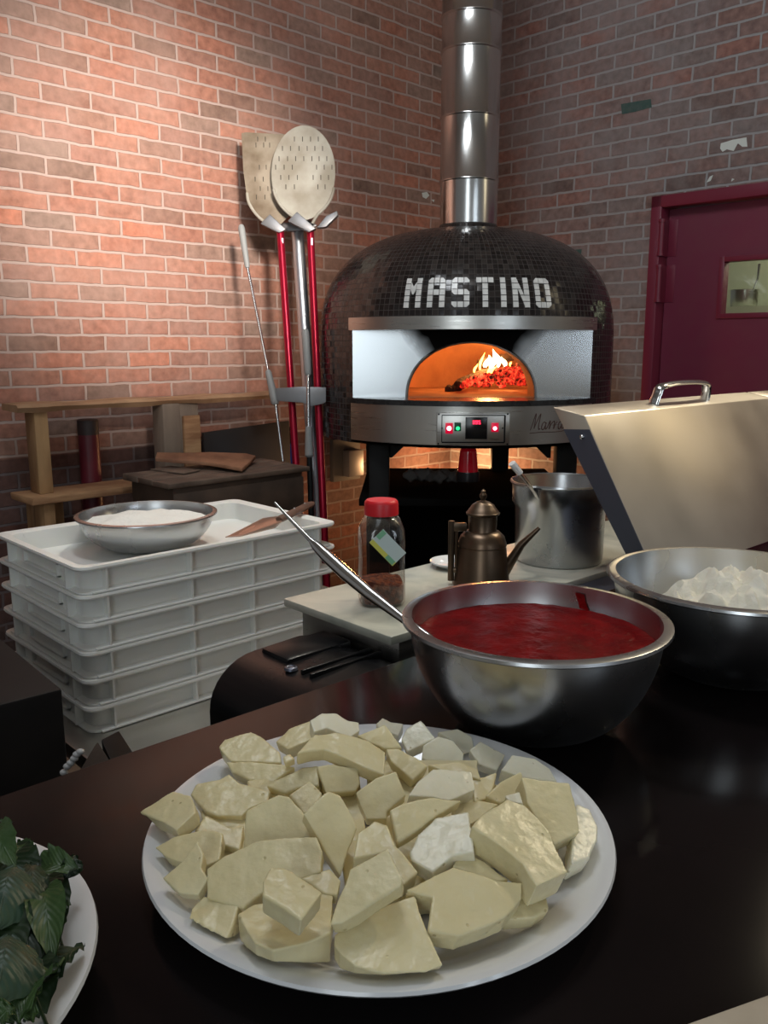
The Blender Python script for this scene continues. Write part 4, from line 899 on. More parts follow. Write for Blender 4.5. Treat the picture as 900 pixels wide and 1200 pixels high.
hp_ = [tc_ + UE * ua, tc_ + UE * (ua + .006) + hN * .022, tc_ + UE * (ua + .022) + hN * .040, tc_ + UE * ((ua + ub) / 2) + hN * .046, tc_ + UE * (ub - .022) + hN * .041, tc_ + UE * (ub - .004) + hN * .026, tc_ + UE * ub]
bm = B(); tube(bm, spline(hp_, 6), .0125, 12, flat=.45, ref=tt); part('handle', bm, 'steelbright', lid, world=True)
part('lid', lid_mesh(LU + .012, .42), 'steellid', pt_, world=True)

# ------------------------------------------------------------------ things on the marble
# jar
jb = PZ(447, 716, ZM); jd = proj(jb)[2]; jw = 54 * jd / 1000; jc = PZ(447, 705, ZM)
jar = thing('spice_jar', 'clear plastic jar with red lid and tilted sticker on the marble', 'jar', (jc.x, jc.y, ZM + .0006), R(8))
JH = .178
def jring(b, w, z, r): return [b.verts.new((x, y, z)) for x, y in rr_loop(-w / 2, w / 2, -w / 2, w / 2, min(r, w / 2 - .0005), 6)]
def jstack(rings_, capb=True, capt=False):
    b = B(); RR = [jring(b, *q) for q in rings_]
    for i in range(len(RR) - 1):
        for k in range(len(RR[0])): k2 = (k + 1) % len(RR[0]); b.faces.new((RR[i][k], RR[i][k2], RR[i + 1][k2], RR[i + 1][k]))
    if capb: b.faces.new(RR[0][::-1])
    if capt: b.faces.new(RR[-1])
    bmesh.ops.recalc_face_normals(b, faces=b.faces); return b
part('jar_body', jstack([(jw * .92, 0, .02), (jw, .006, .022), (jw, .05, .024), (jw * .97, .09, .024), (jw, .125, .024), (jw * .98, .145, .026), (jw * .84, .165, .034), (jw * .74, .170, .033), (jw * .74, JH, .033)]), 'jar', jar)
ld = B(); pr_ = [(0, .028), (jw * .33, .028), (jw * .365, .025), (jw * .375, .021), (jw * .38, 0), (jw * .33, 0)]
lathe(ld, [(r, z + JH - .004) for r, z in pr_], 40); part('lid', ld, 'redlid', jar)
bm = B(); stc = V((.006, -jw / 2 - .0014, .118)); rt = M.Rotation(R(47), 3, 'Y')
def sq(cx_, cz_, w_, h_, mi, dy=0): box(bm, stc + rt @ V((cx_, dy, cz_)), (w_, .0012, h_), rot=rt, mi=mi)
sq(0, 0, .064, .036, 0); sq(0, -.0135, .064, .009, 1, -.0006); sq(-.027, .008, .010, .018, 2, -.0005); sq(.02, -.013, .02, .009, 2, -.0009)
part('sticker', bm, ['sticker', 'stickeryellow', 'stickergreen'], jar, smooth=0)
b = jstack([(jw * .86, .004, .02), (jw * .93, .01, .022), (jw * .93, .040, .022), (jw * .90, .045, .022), (jw * .5, .046, .02), (jw * .1, .044, .003)], True, True)
for v in b.verts:
    if v.co.z > .03: v.co.z += .008 * NZ.noise(v.co * 60) - v.co.x * .08
b.transform(MW[jar]); solo('chilli_flakes', b, 'chilli', 'dark red chilli flakes at the bottom of the clear jar', 'chilli flakes', kind='stuff')
# oil can
oc = PZ(564, 684, ZM); oil = thing('oil_can', 'tarnished brass oil can with long spout and domed lid', 'oil can', (oc.x, oc.y, ZM + .0006), 0)
k_ = 1.70 / 1000
bm = B(); lathe(bm, [(0, 0), (36 * k_, 0), (36 * k_, .004), (34 * k_, .010), (29.5 * k_, .078), (28.5 * k_, .082), (30 * k_, .084), (29.5 * k_, .088), (27 * k_, .102), (21 * k_, .112), (17.5 * k_, .114), (17 * k_, .116), (17.5 * k_, .148), (0, .148)], 48); part('body', bm, 'copper', oil)
bm = B(); lathe(bm, [(17.5 * k_, .146), (20 * k_, .148), (20.5 * k_, .152), (18.5 * k_, .155), (17 * k_, .160), (16 * k_, .161), (13.5 * k_, .168), (8 * k_, .174), (4 * k_, .176), (2.6 * k_, .179), (4.2 * k_, .184), (4.4 * k_, .189), (2.5 * k_, .194), (2.8 * k_, .197), (0, .202)], 40); part('lid', bm, 'copper', oil)
bm = B(); s0_, s1_, s2_ = V((25 * k_, 0, .018)), V((47 * k_, -.008, .085)), V((68 * k_, -.012, .122))
tube(bm, [s0_, s0_.lerp(s1_, .5), s1_, s1_.lerp(s2_, .5), s2_], [.013, .0105, .008, .0058, .004], 12); part('spout', bm, 'copper', oil)
bm = B(); hx_ = -38 * k_
tube(bm, [(hx_, -.004, .008), (hx_, -.004, .135)], [.0068, .0068], 10); tube(bm, [(hx_ + .012, -.002, .01), (hx_ + .010, -.002, .12)], [.004, .004], 8)
box(bm, (hx_ + .017, -.003, .122), (.03, .012, .018), bevel=.003); box(bm, (hx_ + .017, -.003, .03), (.03, .012, .010), bevel=.003); part('handle', bm, 'copper', oil)
# small plate behind the can
sp_ = PZ(532, 668, ZM); bm = B(); lathe(bm, [(0, .004), (.035, .004), (.045, .012), (.052, .014), (.0525, .011), (.044, .006), (.034, 0), (0, 0)], 40, c=(sp_.x, sp_.y + .03, ZM + .0006)); solo('saucer', bm, 'ceramic', 'small white saucer on the marble behind the oil can', 'saucer')
# steel pot
pc = PZ(654, 655, ZM); pcd = proj(PZ(653, 568, 1.14)); prd = 62 * 1.86 / 1000
pot = thing('steel_pot', 'tall stainless pot with stepped rim holding red sauce on the marble', 'pot', (pc.x, pc.y, ZM + .0006))
r = prd
bm = B(); lathe(bm, [(0, .003), (r * .84, .003), (r * .86, .008), (r * .87, .128), (r * .94, .140), (r * .945, .182), (r * .97, .187), (r * 1.0, .187), (r * 1.01, .183), (r * .99, .180), (r * .965, .179), (r * .96, .138), (r * .89, .126), (r * .875, .006), (r * .85, 0), (0, 0)], 72); part('pot_body', bm, 'steelbowl', pot, smooth=40)
so = heap(pc.x, pc.y, ZM + .150, r * .925, lambda x, y: .002 * NZ.noise(V((x * 40, y * 40, 3))), zlow=ZM + .142); solo('cooked_sauce', so, 'sauceorange', 'reddish brown sauce inside the tall steel pot', 'sauce', kind='stuff')
spn = thing('pot_spoon', 'white handled flat spoon standing in the tall steel pot', 'spoon', PZ(626, 575, 1.1))
spr = M.Translation((0, 0, 0))
fd_ = proj(V((pc.x, pc.y - prd, ZM + .187)))[2]; a, b2 = PD(601, 544, fd_ + .01), PD(626, 576, fd_ + .03); pe_ = V((pc.x + .01, pc.y - .03, ZM + .02))
bm = B(); tube(bm, [a, a.lerp(b2, .15), b2, pe_], [.008, .0105, .0085, .007], 10, flat=.55); part('handle', bm, 'steelbright', spn, world=True)
bm = B(); tube(bm, [a + (a - b2) * .04 , a.lerp(b2, .33)], [.0135, .0125], 10, flat=.6); part('handle_end', bm, 'ceramic', spn, world=True)

# ------------------------------------------------------------------ big bowls on the counter
def big_bowl(label, c, r, h):
    bm = B(); inn = make_bowl(bm, r, h, lip=.009, base=.36, t=.0018); bmesh.ops.translate(bm, vec=(c.x, c.y, ZC + .0006), verts=bm.verts)
    return solo('mixing_bowl', bm, 'steelbowl', label, 'bowl', group='large steel bowls on the counter', smooth=50), inn
HB = .13
a, b2 = PZ(476.5, 724, ZC + HB), PZ(788, 734, ZC + HB); sbc = (a + b2) / 2; f0, f1 = PZ(632, 681, ZC + HB), PZ(632, 775, ZC + HB)
sr = .1545; sbc = V((.1755, .952, ZC))
sb_, inn = big_bowl('deep steel bowl filled with red tomato sauce on the black counter', sbc, sr, HB)
zs = .104; rs = inner_r(inn, zs) - .0005
bm = heap(sbc.x, sbc.y, ZC + zs, rs, lambda x, y: .0016 * NZ.noise(V((x * 55, y * 55, 2))) + .0012 * NZ.noise(V((x * 120, y * 120, 7))), n=72, rings=40, zlow=ZC + zs - .006)
th = math.atan2(.11, .075); 
def wallpt(t, z, off=.002): rr_ = inner_r(inn, z) - off; return V((sbc.x + rr_ * math.cos(t), sbc.y + rr_ * math.sin(t), ZC + z))
dr = [wallpt(th + d_, z) for d_, z in ((-.04, .124), (.05, .125), (.015, .113), (-.005, .105), (-.10, .104), (-.06, .114))]
b = B(); b.faces.new([b.verts.new(p) for p in dr]); merge(bm, b)
solo('tomato_sauce', bm, 'sauce', 'thick red tomato sauce filling the deep steel bowl', 'sauce', kind='stuff')
fbc = V((.478, 1.118, ZC)); fr = .170
fb_, inn2 = big_bowl('steel bowl heaped with pale flour at the right edge of the counter', fbc, fr, .133)
ff = .062; rf_ = inner_r(inn2, ff) - .003
def fh(x, y):
    d = math.hypot(x - .02, y - .0) / rf_; return .070 * max(0, 1 - d ** 2.2) ** 1 * 1.0 + .024 * NZ.noise(V((x * 30, y * 30, 5))) * max(0, 1 - (math.hypot(x, y) / rf_) ** 6) + .013 * NZ.noise(V((x * 80, y * 80, 9))) * max(0, 1 - (math.hypot(x, y) / rf_) ** 6)
solo('flour', heap(fbc.x, fbc.y, ZC + ff, rf_, fh, n=72, rings=36, zlow=ZC + ff - .010), 'flour', 'lumpy pale flour heaped in the steel bowl at the right', 'flour', kind='stuff')
# ladle
lad = thing('ladle', 'long stainless steel ladle leaning in the bowl of tomato sauce', 'ladle', V((sbc.x - .09, sbc.y - .02, ZC + .05)))
S0 = PZ(503, 747, ZC + .110); T0 = PD(322, 589, 1.16)
bm = B(); d = T0 - S0; kk = [(-.10, .004), (0, .0042), (.15, .005), (.35, .0076), (.5, .0088), (.62, .0085), (.70, .0068), (.74, .0032), (.88, .0025), (1.0, .0016)]
pts = [S0 + d * t + V((0, 0, -.012 * math.sin(max(0, t) * math.pi))) for t, _ in kk]
tube(bm, pts, [q[1] for q in kk], 14, flat=.8, ref=(.5, .3, 1)); part('handle', bm, 'steelbright', lad, world=True)
bm = B(); b = B(); bmesh.ops.create_uvsphere(b, u_segments=24, v_segments=14, radius=.034)
bmesh.ops.delete(b, geom=[v for v in b.verts if v.co.z > .006], context='VERTS'); q0 = S0 - d * .10; bmesh.ops.translate(b, vec=(q0.x + .035, q0.y, q0.z - .004), verts=b.verts); merge(bm, b); part('cup', bm, 'steelbright', lad, world=True)

# ------------------------------------------------------------------ cheese plate
PCc = V((-.004, .684, ZC)); PRr = .2005
pprof = [(0, .006), (.145, .006), (.155, .008), (.170, .018), (.188, .0265), (.196, .0285), (.2005, .028), (.2015, .0255), (.199, .0225), (.185, .019), (.165, .008), (.14, .0), (0, 0)]
bm = B(); lathe(bm, pprof, 96, c=PCc); bmesh.ops.translate(bm, vec=(0, 0, .0006), verts=bm.verts); solo('serving_plate', bm, 'ceramic', 'large round white plate piled with cut mozzarella', 'plate', smooth=60)
TXB = bpy.data.textures.new('lumps', 'CLOUDS'); TXB.noise_scale = .032; TXB.noise_depth = 2
TXS = bpy.data.textures.new('grain', 'CLOUDS'); TXS.noise_scale = .009; TXS.noise_depth = 2
def chunk(px, z, tilt, az, th, label, m='cheese', seed=0, bev=.0009, pores=0):
    rr = random.Random(seed); cxp = sum(p[0] for p in px) / len(px); cyp = sum(p[1] for p in px) / len(px)
    c = PZ(cxp, cyp, z); nrm = V((math.sin(tilt) * math.sin(az), -math.sin(tilt) * math.cos(az), math.cos(tilt)))
    P = [PP(x, y, c, nrm) for x, y in px]; n = len(P)
    # densify the outline a little so the edges are not ruler straight
    D = []
    for i in range(n):
        a, b2 = P[i], P[(i + 1) % n]; D.append(a); L = (b2 - a).length
        if L > .018:
            k = int(L / .011)
            for j in range(1, k): D.append(a.lerp(b2, j / k) + V((rr.uniform(-1, 1), rr.uniform(-1, 1), 0)) * .0007)
    b = B(); f = b.faces.new([b.verts.new(p) for p in D])
    if f.normal.dot(nrm) < 0: f.normal_flip()
    cen = sum(D, V()) / len(D)
    r = bmesh.ops.extrude_face_region(b, geom=[f]); nv = [g for g in r['geom'] if isinstance(g, bmesh.types.BMVert)]
    for v in nv: v.co = cen + (v.co - cen) * .97 - nrm * th
    bmesh.ops.recalc_face_normals(b, faces=b.faces)
    ring = [e for e in b.edges if len(e.link_faces) == 2 and e.calc_face_angle(0) > .6]
    bmesh.ops.bevel(b, geom=ring, offset=bev, segments=3, affect='EDGES', profile=.5, clamp_overlap=True)
    big = [f for f in b.faces if len(f.verts) > 4]; bmesh.ops.triangulate(b, faces=big)
    low = min(v.co.z for v in b.verts); 
    floor_z = ZC + .0105
    for v in b.verts:
        rad = math.hypot(v.co.x - PCc.x, v.co.y - PCc.y); fz = floor_z + (max(0, rad - .15) * .55)
        if v.co.z < fz and rad < .205: v.co.z = fz
    o = solo('mozzarella_piece', b, m, label, 'cheese', group='cut mozzarella on the large plate', smooth=40)
    rm = o.modifiers.new('remesh', 'REMESH'); rm.mode = 'VOXEL'; rm.voxel_size = .0009; rm.use_smooth_shade = True
    for k, (tx, st_) in enumerate(((TXB, .0024), (TXS, .0008))):
        d_ = o.modifiers.new('lumps', 'DISPLACE'); d_.texture = tx; d_.strength = st_; d_.texture_coords = 'GLOBAL'
    return o
r30, r20, r12, r40 = R(30), R(20), R(12), R(40)
CH_ = [
 # back rows
 ([(441, 848), (448, 841), (458, 846), (473, 848), (467, 862), (444, 854)], 1.042, r12, 0, .012, 'cheesesun', 'grey-white sliver of mozzarella at the very back of the plate, left of centre'),
 ([(363, 844), (377, 836), (394, 836), (408, 844), (421, 846), (422, 856), (410, 864), (394, 858), (383, 853), (368, 858)], 1.075, r20, .4, .018, 'cheesesun', 'bright white wet curd of mozzarella on top at the back left'),
 ([(339, 854), (363, 845), (386, 852), (363, 867), (337, 878), (323, 869)], 1.052, r20, -.4, .014, 'cheese', 'mozzarella slab just left of the bright white curd'),
 ([(348, 883), (368, 861), (394, 858), (433, 868), (452, 881), (450, 908), (427, 899), (400, 886), (380, 878), (362, 880)], 1.073, r20, .5, .014, 'cheese', 'long curved mozzarella slice just below the bright white curd'),
 ([(256, 875), (263, 866), (294, 857), (306, 863), (328, 882), (330, 894), (270, 892), (259, 880)], 1.052, r20, -.2, .016, 'cheese', 'square mozzarella piece at the back left with a shadow band across it'),
 ([(264, 892), (330, 895), (346, 899), (326, 912), (319, 918), (292, 914), (272, 905)], 1.045, r30, -.2, .012, 'cheese', 'mozzarella slice tucked under the front of the back-left square piece'),
 ([(312, 921), (328, 912), (354, 900), (372, 898), (374, 921), (350, 923), (334, 929)], 1.052, r30, -.3, .014, 'cheese', 'wedge of mozzarella in front of the long curved slice, left half'),
 ([(372, 899), (386, 896), (419, 899), (422, 918), (417, 927), (381, 929)], 1.056, r40, .2, .014, 'cheese', 'upright mozzarella slab in front of the long curved slice, right half'),
 ([(332, 887), (339, 883), (346, 889), (334, 894)], 1.060, r20, 0, .008, 'cheese', 'tiny mozzarella crumb beside the back-left square piece'),
 ([(230, 919), (257, 913), (268, 907), (281, 917), (316, 927), (314, 938), (292, 947), (283, 956), (254, 956), (241, 951), (223, 931)], 1.045, r20, -.3, .015, 'cheese', 'broad ragged mozzarella piece on the upper left of the plate'),
 ([(164, 952), (203, 926), (223, 932), (229, 952), (206, 973), (192, 964)], 1.050, r20, -.9, .014, 'cheese', 'leftmost mozzarella wedge overhanging the rim of the plate'),
 ([(181, 993), (203, 980), (239, 972), (261, 976), (257, 1007), (239, 1016), (206, 1009), (194, 1004)], 1.040, r20, -.6, .012, 'cheese', 'flat mozzarella piece below the leftmost overhanging wedge'),
 ([(228, 973), (241, 956), (270, 969), (286, 967), (281, 996), (257, 989)], 1.037, r20, 0, .012, 'cheese', 'half hidden mozzarella piece below the broad ragged piece'),
 ([(190, 1029), (212, 1009), (231, 984), (238, 1000), (236, 1016), (244, 1029), (232, 1049), (210, 1047)], 1.046, r30, -.5, .010, 'cheese', 'pointed mozzarella slice standing near the left rim of the plate'),
 ([(285, 994), (289, 950), (326, 931), (338, 933), (355, 952), (367, 977), (366, 984), (330, 990)], 1.060, r40, -.2, .014, 'cheese', 'five sided mozzarella slab in the left middle of the pile'),
 ([(339, 932), (363, 915), (378, 929), (372, 947), (356, 955)], 1.056, r30, 0, .012, 'cheese', 'mozzarella piece peeking out behind the five sided slab'),
 ([(355, 954), (385, 927), (399, 932), (414, 958), (419, 970), (408, 996), (399, 1027), (381, 998), (370, 978)], 1.068, r40, .3, .015, 'cheese', 'long mozzarella slab lying to the right of the five sided slab'),
 ([(242, 1018), (262, 1003), (300, 985), (335, 981), (371, 980), (378, 998), (376, 1022), (357, 1029), (320, 1037), (285, 1064), (242, 1053)], 1.055, r30, -.3, .014, 'cheese', 'largest half round mozzarella slice on the left of the pile'),
 ([(308, 1032), (317, 1016), (337, 1018), (378, 1045), (353, 1078), (330, 1062), (308, 1049)], 1.078, r12, .5, .016, 'cheese', 'small mozzarella block sitting on top of the round front piece'),
 ([(278, 1071), (298, 1059), (337, 1056), (371, 1044), (391, 1049), (388, 1093), (359, 1105), (320, 1114), (298, 1105)], 1.046, R(6), 0, .026, 'cheese', 'thick round mozzarella piece near the front left with a block on it'),
 ([(352, 1029), (386, 1018), (400, 1032), (396, 1049), (381, 1048)], 1.052, r20, .3, .012, 'cheese', 'small mozzarella piece behind the block on the round front piece'),
 ([(224, 1064), (239, 1049), (281, 1057), (274, 1081), (266, 1100), (221, 1084)], 1.034, r20, -.5, .016, 'cheese', 'mozzarella chunk at the lower left against the rim of the plate'),
 ([(386, 1084), (394, 1056), (410, 1018), (439, 1002), (454, 993), (472, 1029), (470, 1038), (439, 1056), (419, 1071), (401, 1082)], 1.074, r30, -.3, .015, 'cheese', 'large smooth mozzarella slice leaning at the centre of the pile'),
 ([(419, 976), (439, 962), (454, 967), (463, 991), (490, 1022), (472, 1038), (454, 998), (414, 1006)], 1.064, r20, .2, .018, 'cheese', 'mozzarella piece right behind the large smooth centre slice'),
 ([(391, 1107), (392, 1095), (420, 1072), (486, 1049), (500, 1090), (520, 1131), (500, 1139), (450, 1141), (415, 1132), (398, 1118)], 1.044, r20, .2, .018, 'cheese', 'frontmost fan shaped mozzarella slice with small holes'),
 ([(502, 1090), (507, 1051), (475, 1043), (507, 1027), (531, 1016), (580, 1031), (612, 1034), (612, 1053), (592, 1075), (565, 1087), (536, 1097)], 1.052, r20, .4, .018, 'cheese', 'broad glistening mozzarella piece right of the frontmost slice'),
 ([(529, 1016), (541, 997), (568, 1009), (597, 1031), (578, 1034)], 1.054, r20, .4, .012, 'cheese', 'mozzarella wedge behind the broad glistening piece'),
 ([(609, 1038), (641, 1053), (642, 1066), (626, 1075), (592, 1078), (600, 1060)], 1.034, r20, .6, .012, 'cheese', 'wet mozzarella piece at the right end of the broad glistening piece'),
 ([(639, 1072), (663, 1067), (663, 1073), (641, 1077)], 1.016, r12, .3, .006, 'cheese', 'thin mozzarella shred pointing at the right front rim'),
 ([(553, 969), (562, 956), (594, 936), (615, 942), (644, 973), (666, 1022), (629, 1039), (612, 1012), (585, 990)], 1.072, r20, .7, .024, 'cheese', 'big rectangular mozzarella block on the right of the pile'),
 ([(611, 910), (667, 918), (676, 949), (680, 975), (650, 990), (633, 965), (618, 942)], 1.063, r30, .5, .020, 'cheese', 'square mozzarella block behind the big rectangular block'),
 ([(676, 942), (691, 949), (701, 969), (700, 984), (690, 1006), (670, 1012), (672, 971)], 1.044, r20, .8, .020, 'cheesesun', 'rightmost rounded mozzarella piece against the plate rim'),
 ([(569, 933), (587, 916), (611, 904), (616, 927), (607, 929), (587, 942)], 1.056, r30, .2, .014, 'cheese', 'mozzarella piece left of the square block behind the big one'),
 ([(587, 902), (600, 884), (627, 889), (644, 900), (653, 916), (613, 911)], 1.042, r20, .6, .016, 'cheesesun', 'pale rounded mozzarella piece at the back right'),
 ([(550, 879), (563, 868), (580, 878), (593, 884), (582, 903), (562, 896)], 1.034, r30, .2, .012, 'cheesesun', 'pale triangular mozzarella piece near the back right rim'),
 ([(494, 889), (496, 874), (513, 863), (531, 868), (544, 883), (542, 894), (520, 899)], 1.046, r40, .1, .014, 'cheesesun', 'pale rounded mozzarella slab facing front at the back centre'),
 ([(513, 858), (536, 854), (553, 863), (556, 880), (544, 884), (529, 867)], 1.032, r30, .3, .010, 'cheesesun', 'shaded mozzarella slice behind the pale rounded back slab'),
 ([(470, 867), (476, 854), (493, 844), (511, 866), (477, 881)], 1.054, r30, -.2, .014, 'cheesesun', 'pale upright mozzarella corner at the back centre'),
 ([(418, 862), (451, 849), (472, 877), (451, 877), (433, 870)], 1.066, r30, .3, .014, 'cheese', 'folded mozzarella piece right of the bright white curd'),
 ([(452, 877), (467, 877), (489, 889), (501, 898), (484, 914), (471, 903), (458, 892)], 1.062, r30, .2, .014, 'cheese', 'narrow mozzarella piece right of the long curved slice'),
 ([(478, 932), (489, 916), (507, 901), (553, 904), (558, 925), (527, 938), (507, 934)], 1.074, r20, .5, .014, 'cheesesun', 'bright oblong mozzarella slab at the upper centre right'),
 ([(501, 896), (538, 892), (560, 901), (564, 914), (553, 911), (522, 905)], 1.058, r20, 0, .012, 'cheese', 'mozzarella scrap behind the bright oblong slab'),
 ([(416, 929), (440, 912), (464, 904), (476, 932), (453, 951), (453, 960), (429, 960)], 1.062, r40, 0, .016, 'cheese', 'rough faced mozzarella chunk in the upper centre'),
 ([(457, 949), (473, 941), (507, 934), (542, 938), (511, 956), (490, 972), (466, 987)], 1.074, r30, .2, .013, 'cheese', 'smooth pointed mozzarella wedge below the bright oblong slab'),
 ([(480, 1000), (490, 978), (511, 958), (549, 951), (553, 975), (556, 998), (530, 1003), (507, 1022), (482, 1008)], 1.066, r20, -.5, .018, 'cheesesun', 'bright mozzarella block right of the large smooth centre slice'),
 ([(530, 942), (562, 937), (585, 942), (553, 966), (535, 962)], 1.056, r20, .2, .014, 'cheese', 'rough mozzarella piece between the bright block and the square block'),
 ([(591, 932), (609, 927), (614, 942), (596, 939)], 1.072, r20, 0, .010, 'cheesesun', 'bright white mozzarella corner above the big rectangular block'),
 ([(552, 914), (582, 905), (576, 934), (556, 940)], 1.050, r20, 0, .012, 'cheese', 'small mozzarella piece right of the bright oblong slab'),
 # understorey of the pile
 ([(290, 915), (420, 890), (430, 985), (300, 990)], 1.034, r12, 0, .022, 'cheese', 'flat mozzarella slice at the bottom of the pile, left of centre'),
 ([(428, 890), (560, 890), (560, 1000), (436, 1000)], 1.036, r12, 0, .022, 'cheese', 'flat mozzarella slice at the bottom of the pile, centre back'),
 ([(400, 985), (520, 985), (530, 1050), (405, 1060)], 1.034, r12, 0, .022, 'cheese', 'flat mozzarella slice at the bottom of the pile, centre front'),
 ([(560, 915), (668, 935), (650, 1015), (552, 1000)], 1.032, r12, 0, .020, 'cheese', 'flat mozzarella slice at the bottom of the pile, under the big block'),
 ([(235, 950), (310, 940), (320, 1045), (250, 1040)], 1.026, r12, 0, .016, 'cheese', 'flat mozzarella slice at the bottom of the pile, far left'),
]
for i, (px, z, tl, az, th, m, lb) in enumerate(CH_): chunk(px, z, tl, az, th, lb, m, seed=i, pores=9 if 'frontmost' in lb else (3 if th > .015 else 0))

# ------------------------------------------------------------------ basil in a white bowl
def circ(p, q, r):
    ax, ay, bx, by, cx_, cy_ = p.x, p.y, q.x, q.y, r.x, r.y; D = 2 * (ax * (by - cy_) + bx * (cy_ - ay) + cx_ * (ay - by))
    ux = ((ax * ax + ay * ay) * (by - cy_) + (bx * bx + by * by) * (cy_ - ay) + (cx_ * cx_ + cy_ * cy_) * (ay - by)) / D
    uy = ((ax * ax + ay * ay) * (cx_ - bx) + (bx * bx + by * by) * (ax - cx_) + (cx_ * cx_ + cy_ * cy_) * (bx - ax)) / D
    return V((ux, uy, 0)), math.hypot(ax - ux, ay - uy)
ZR = ZC + .045
bc, brr = circ(PZ(25, 983, ZR), PZ(113, 1093, ZR), PZ(67, 1198, ZR))
brr = max(.10, min(.20, brr))
bm = B(); k = brr
lathe(bm, [(0, .008), (k * .55, .008), (k * .66, .012), (k * .80, .030), (k * .875, .040), (k * .96, .0455), (k * 1.0, .045), (k * 1.005, .042), (k * .97, .039), (k * .86, .030), (k * .68, .004), (k * .6, 0), (0, 0)], 80, c=(bc.x, bc.y, ZC))
bmesh.ops.translate(bm, vec=(0, 0, .0006), verts=bm.verts); solo('basil_bowl', bm, 'ceramic', 'white shallow bowl of fresh basil at the lower left', 'bowl', smooth=60)
def leaf(base, tip, w, z0, z1, cup, roll, m, label, arch=.2, twist=0):
    (bx_, by_), (tx_, ty_) = base, tip; P0 = PZ(bx_ / 4.8, 950 + by_ / 4.8, z0); P1_ = PZ(tx_ / 4.8, 950 + ty_ / 4.8, z1)
    d = P1_ - P0; L = d.length; d.normalize(); up = V((0, -.35, 1)); side = d.cross(up).normalized(); nr = side.cross(d).normalized()
    rot = M.Rotation(roll, 3, d); side = rot @ side; nr = rot @ nr
    b = B(); uv = b.loops.layers.uv.new('UVMap'); nu, nv = 16, 10; G = []
    for i in range(nu + 1):
        t = i / nu; hw = w / 2 * (math.sin(math.pi * min(1, t * .98 + .01)) ** .75) * (1.12 - .45 * t) + .0006; row = []
        for j in range(nv + 1):
            s = j / nv * 2 - 1; r2 = M.Rotation(twist * t, 3, d)
            p = P0 + d * (L * t) + nr * (arch * L * math.sin(math.pi * t)) + r2 @ (side * (s * hw) + nr * (cup * hw * (abs(s) ** 1.5) + .0016 * math.sin(t * 22 + abs(s) * 5) * abs(s) + .0018 * math.sin(t * 34) * s * s))
            row.append(b.verts.new(p))
        G.append(row)
    for i in range(nu):
        for j in range(nv):
            f = b.faces.new((G[i][j], G[i][j + 1], G[i + 1][j + 1], G[i + 1][j]))
            for lp, (a, c_) in zip(f.loops, ((i, j), (i, j + 1), (i + 1, j + 1), (i + 1, j))): lp[uv].uv = (a / nu * 1.6 + abs(c_ / nv * 2 - 1) * .5, c_ / nv)
    # midrib and stem
    tube(b, [P0 - d * .012] + [P0 + d * (L * t) + nr * (arch * L * math.sin(math.pi * t) - .0004) for t in (0, .25, .5, .75, .95)], [.0012, .0012, .0011, .0009, .0007, .0004], 6)
    fl = ZC + .011
    for v in b.verts: v.co.z = max(v.co.z, fl)
    return solo('basil_leaf', b, m, label, 'leaf', group='basil leaves in the white bowl', smooth=80)
LV = [((295, 830), (250, 420), .026, 1.062, 1.066, .5, .1, 'leaf', 'mid green pointed basil leaf with clear midrib, right of the dark leaves'),
      ((300, 845), (385, 535), .022, 1.056, 1.056, .6, -.2, 'leaf', 'green basil leaf along the right inner side of the bowl'),
      ((-20, 650), (85, 310), .050, 1.080, 1.086, -.55, .2, 'leafblue', 'large blue-green cupped basil leaf at the left picture edge'),
      ((-30, 1080), (55, 700), .052, 1.078, 1.082, -.5, .3, 'leafblue', 'large dull basil leaf below the blue-green cupped one'),
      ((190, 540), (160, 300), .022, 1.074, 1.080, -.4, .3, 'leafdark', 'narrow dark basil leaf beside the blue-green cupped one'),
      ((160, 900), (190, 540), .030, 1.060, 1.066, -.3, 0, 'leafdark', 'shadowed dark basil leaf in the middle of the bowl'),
      ((80, 310), (0, 70), .026, 1.082, 1.090, .4, -.3, 'leaf', 'topmost basil leaf reaching up at the left picture edge'),
      ((190, 350), (440, 325), .026, 1.064, 1.074, .45, .1, 'leaf', 'basil leaf crossing the back rim of the white bowl'),
      ((370, 380), (420, 250), .016, 1.066, 1.076, .5, .6, 'leafdark', 'small dark curled basil leaf tip over the bowl rim'),
      ((310, 900), (110, 1190), .024, 1.062, 1.066, .5, .2, 'leaf', 'long green basil leaf at the lower front of the bowl'),
      ((210, 1090), (475, 760), .022, 1.046, 1.052, .3, -.2, 'leafdark', 'dark pointed basil leaf lying low on the right rim'),
      ((220, 1020), (190, 1190), .018, 1.060, 1.062, .5, .5, 'leaf', 'small folded basil leaf at the bottom edge of the picture'),
      ((-10, 1180), (85, 1105), .018, 1.074, 1.078, .4, 0, 'leaf', 'light green basil leaf tip at the bottom left corner'),
      ((140, 330), (90, 180), .018, 1.068, 1.074, .5, .2, 'leaf', 'small basil leaf on the back inner side of the bowl'),
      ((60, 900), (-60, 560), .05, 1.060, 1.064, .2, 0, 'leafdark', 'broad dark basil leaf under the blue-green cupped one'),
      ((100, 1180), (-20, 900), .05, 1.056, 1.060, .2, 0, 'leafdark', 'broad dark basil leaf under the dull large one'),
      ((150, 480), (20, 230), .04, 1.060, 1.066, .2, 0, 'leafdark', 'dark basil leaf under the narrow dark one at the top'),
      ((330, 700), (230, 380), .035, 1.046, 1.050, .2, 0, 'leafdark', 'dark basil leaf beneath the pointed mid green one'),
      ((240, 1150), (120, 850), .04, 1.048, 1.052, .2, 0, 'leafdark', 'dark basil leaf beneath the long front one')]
for a in LV: leaf(*a)

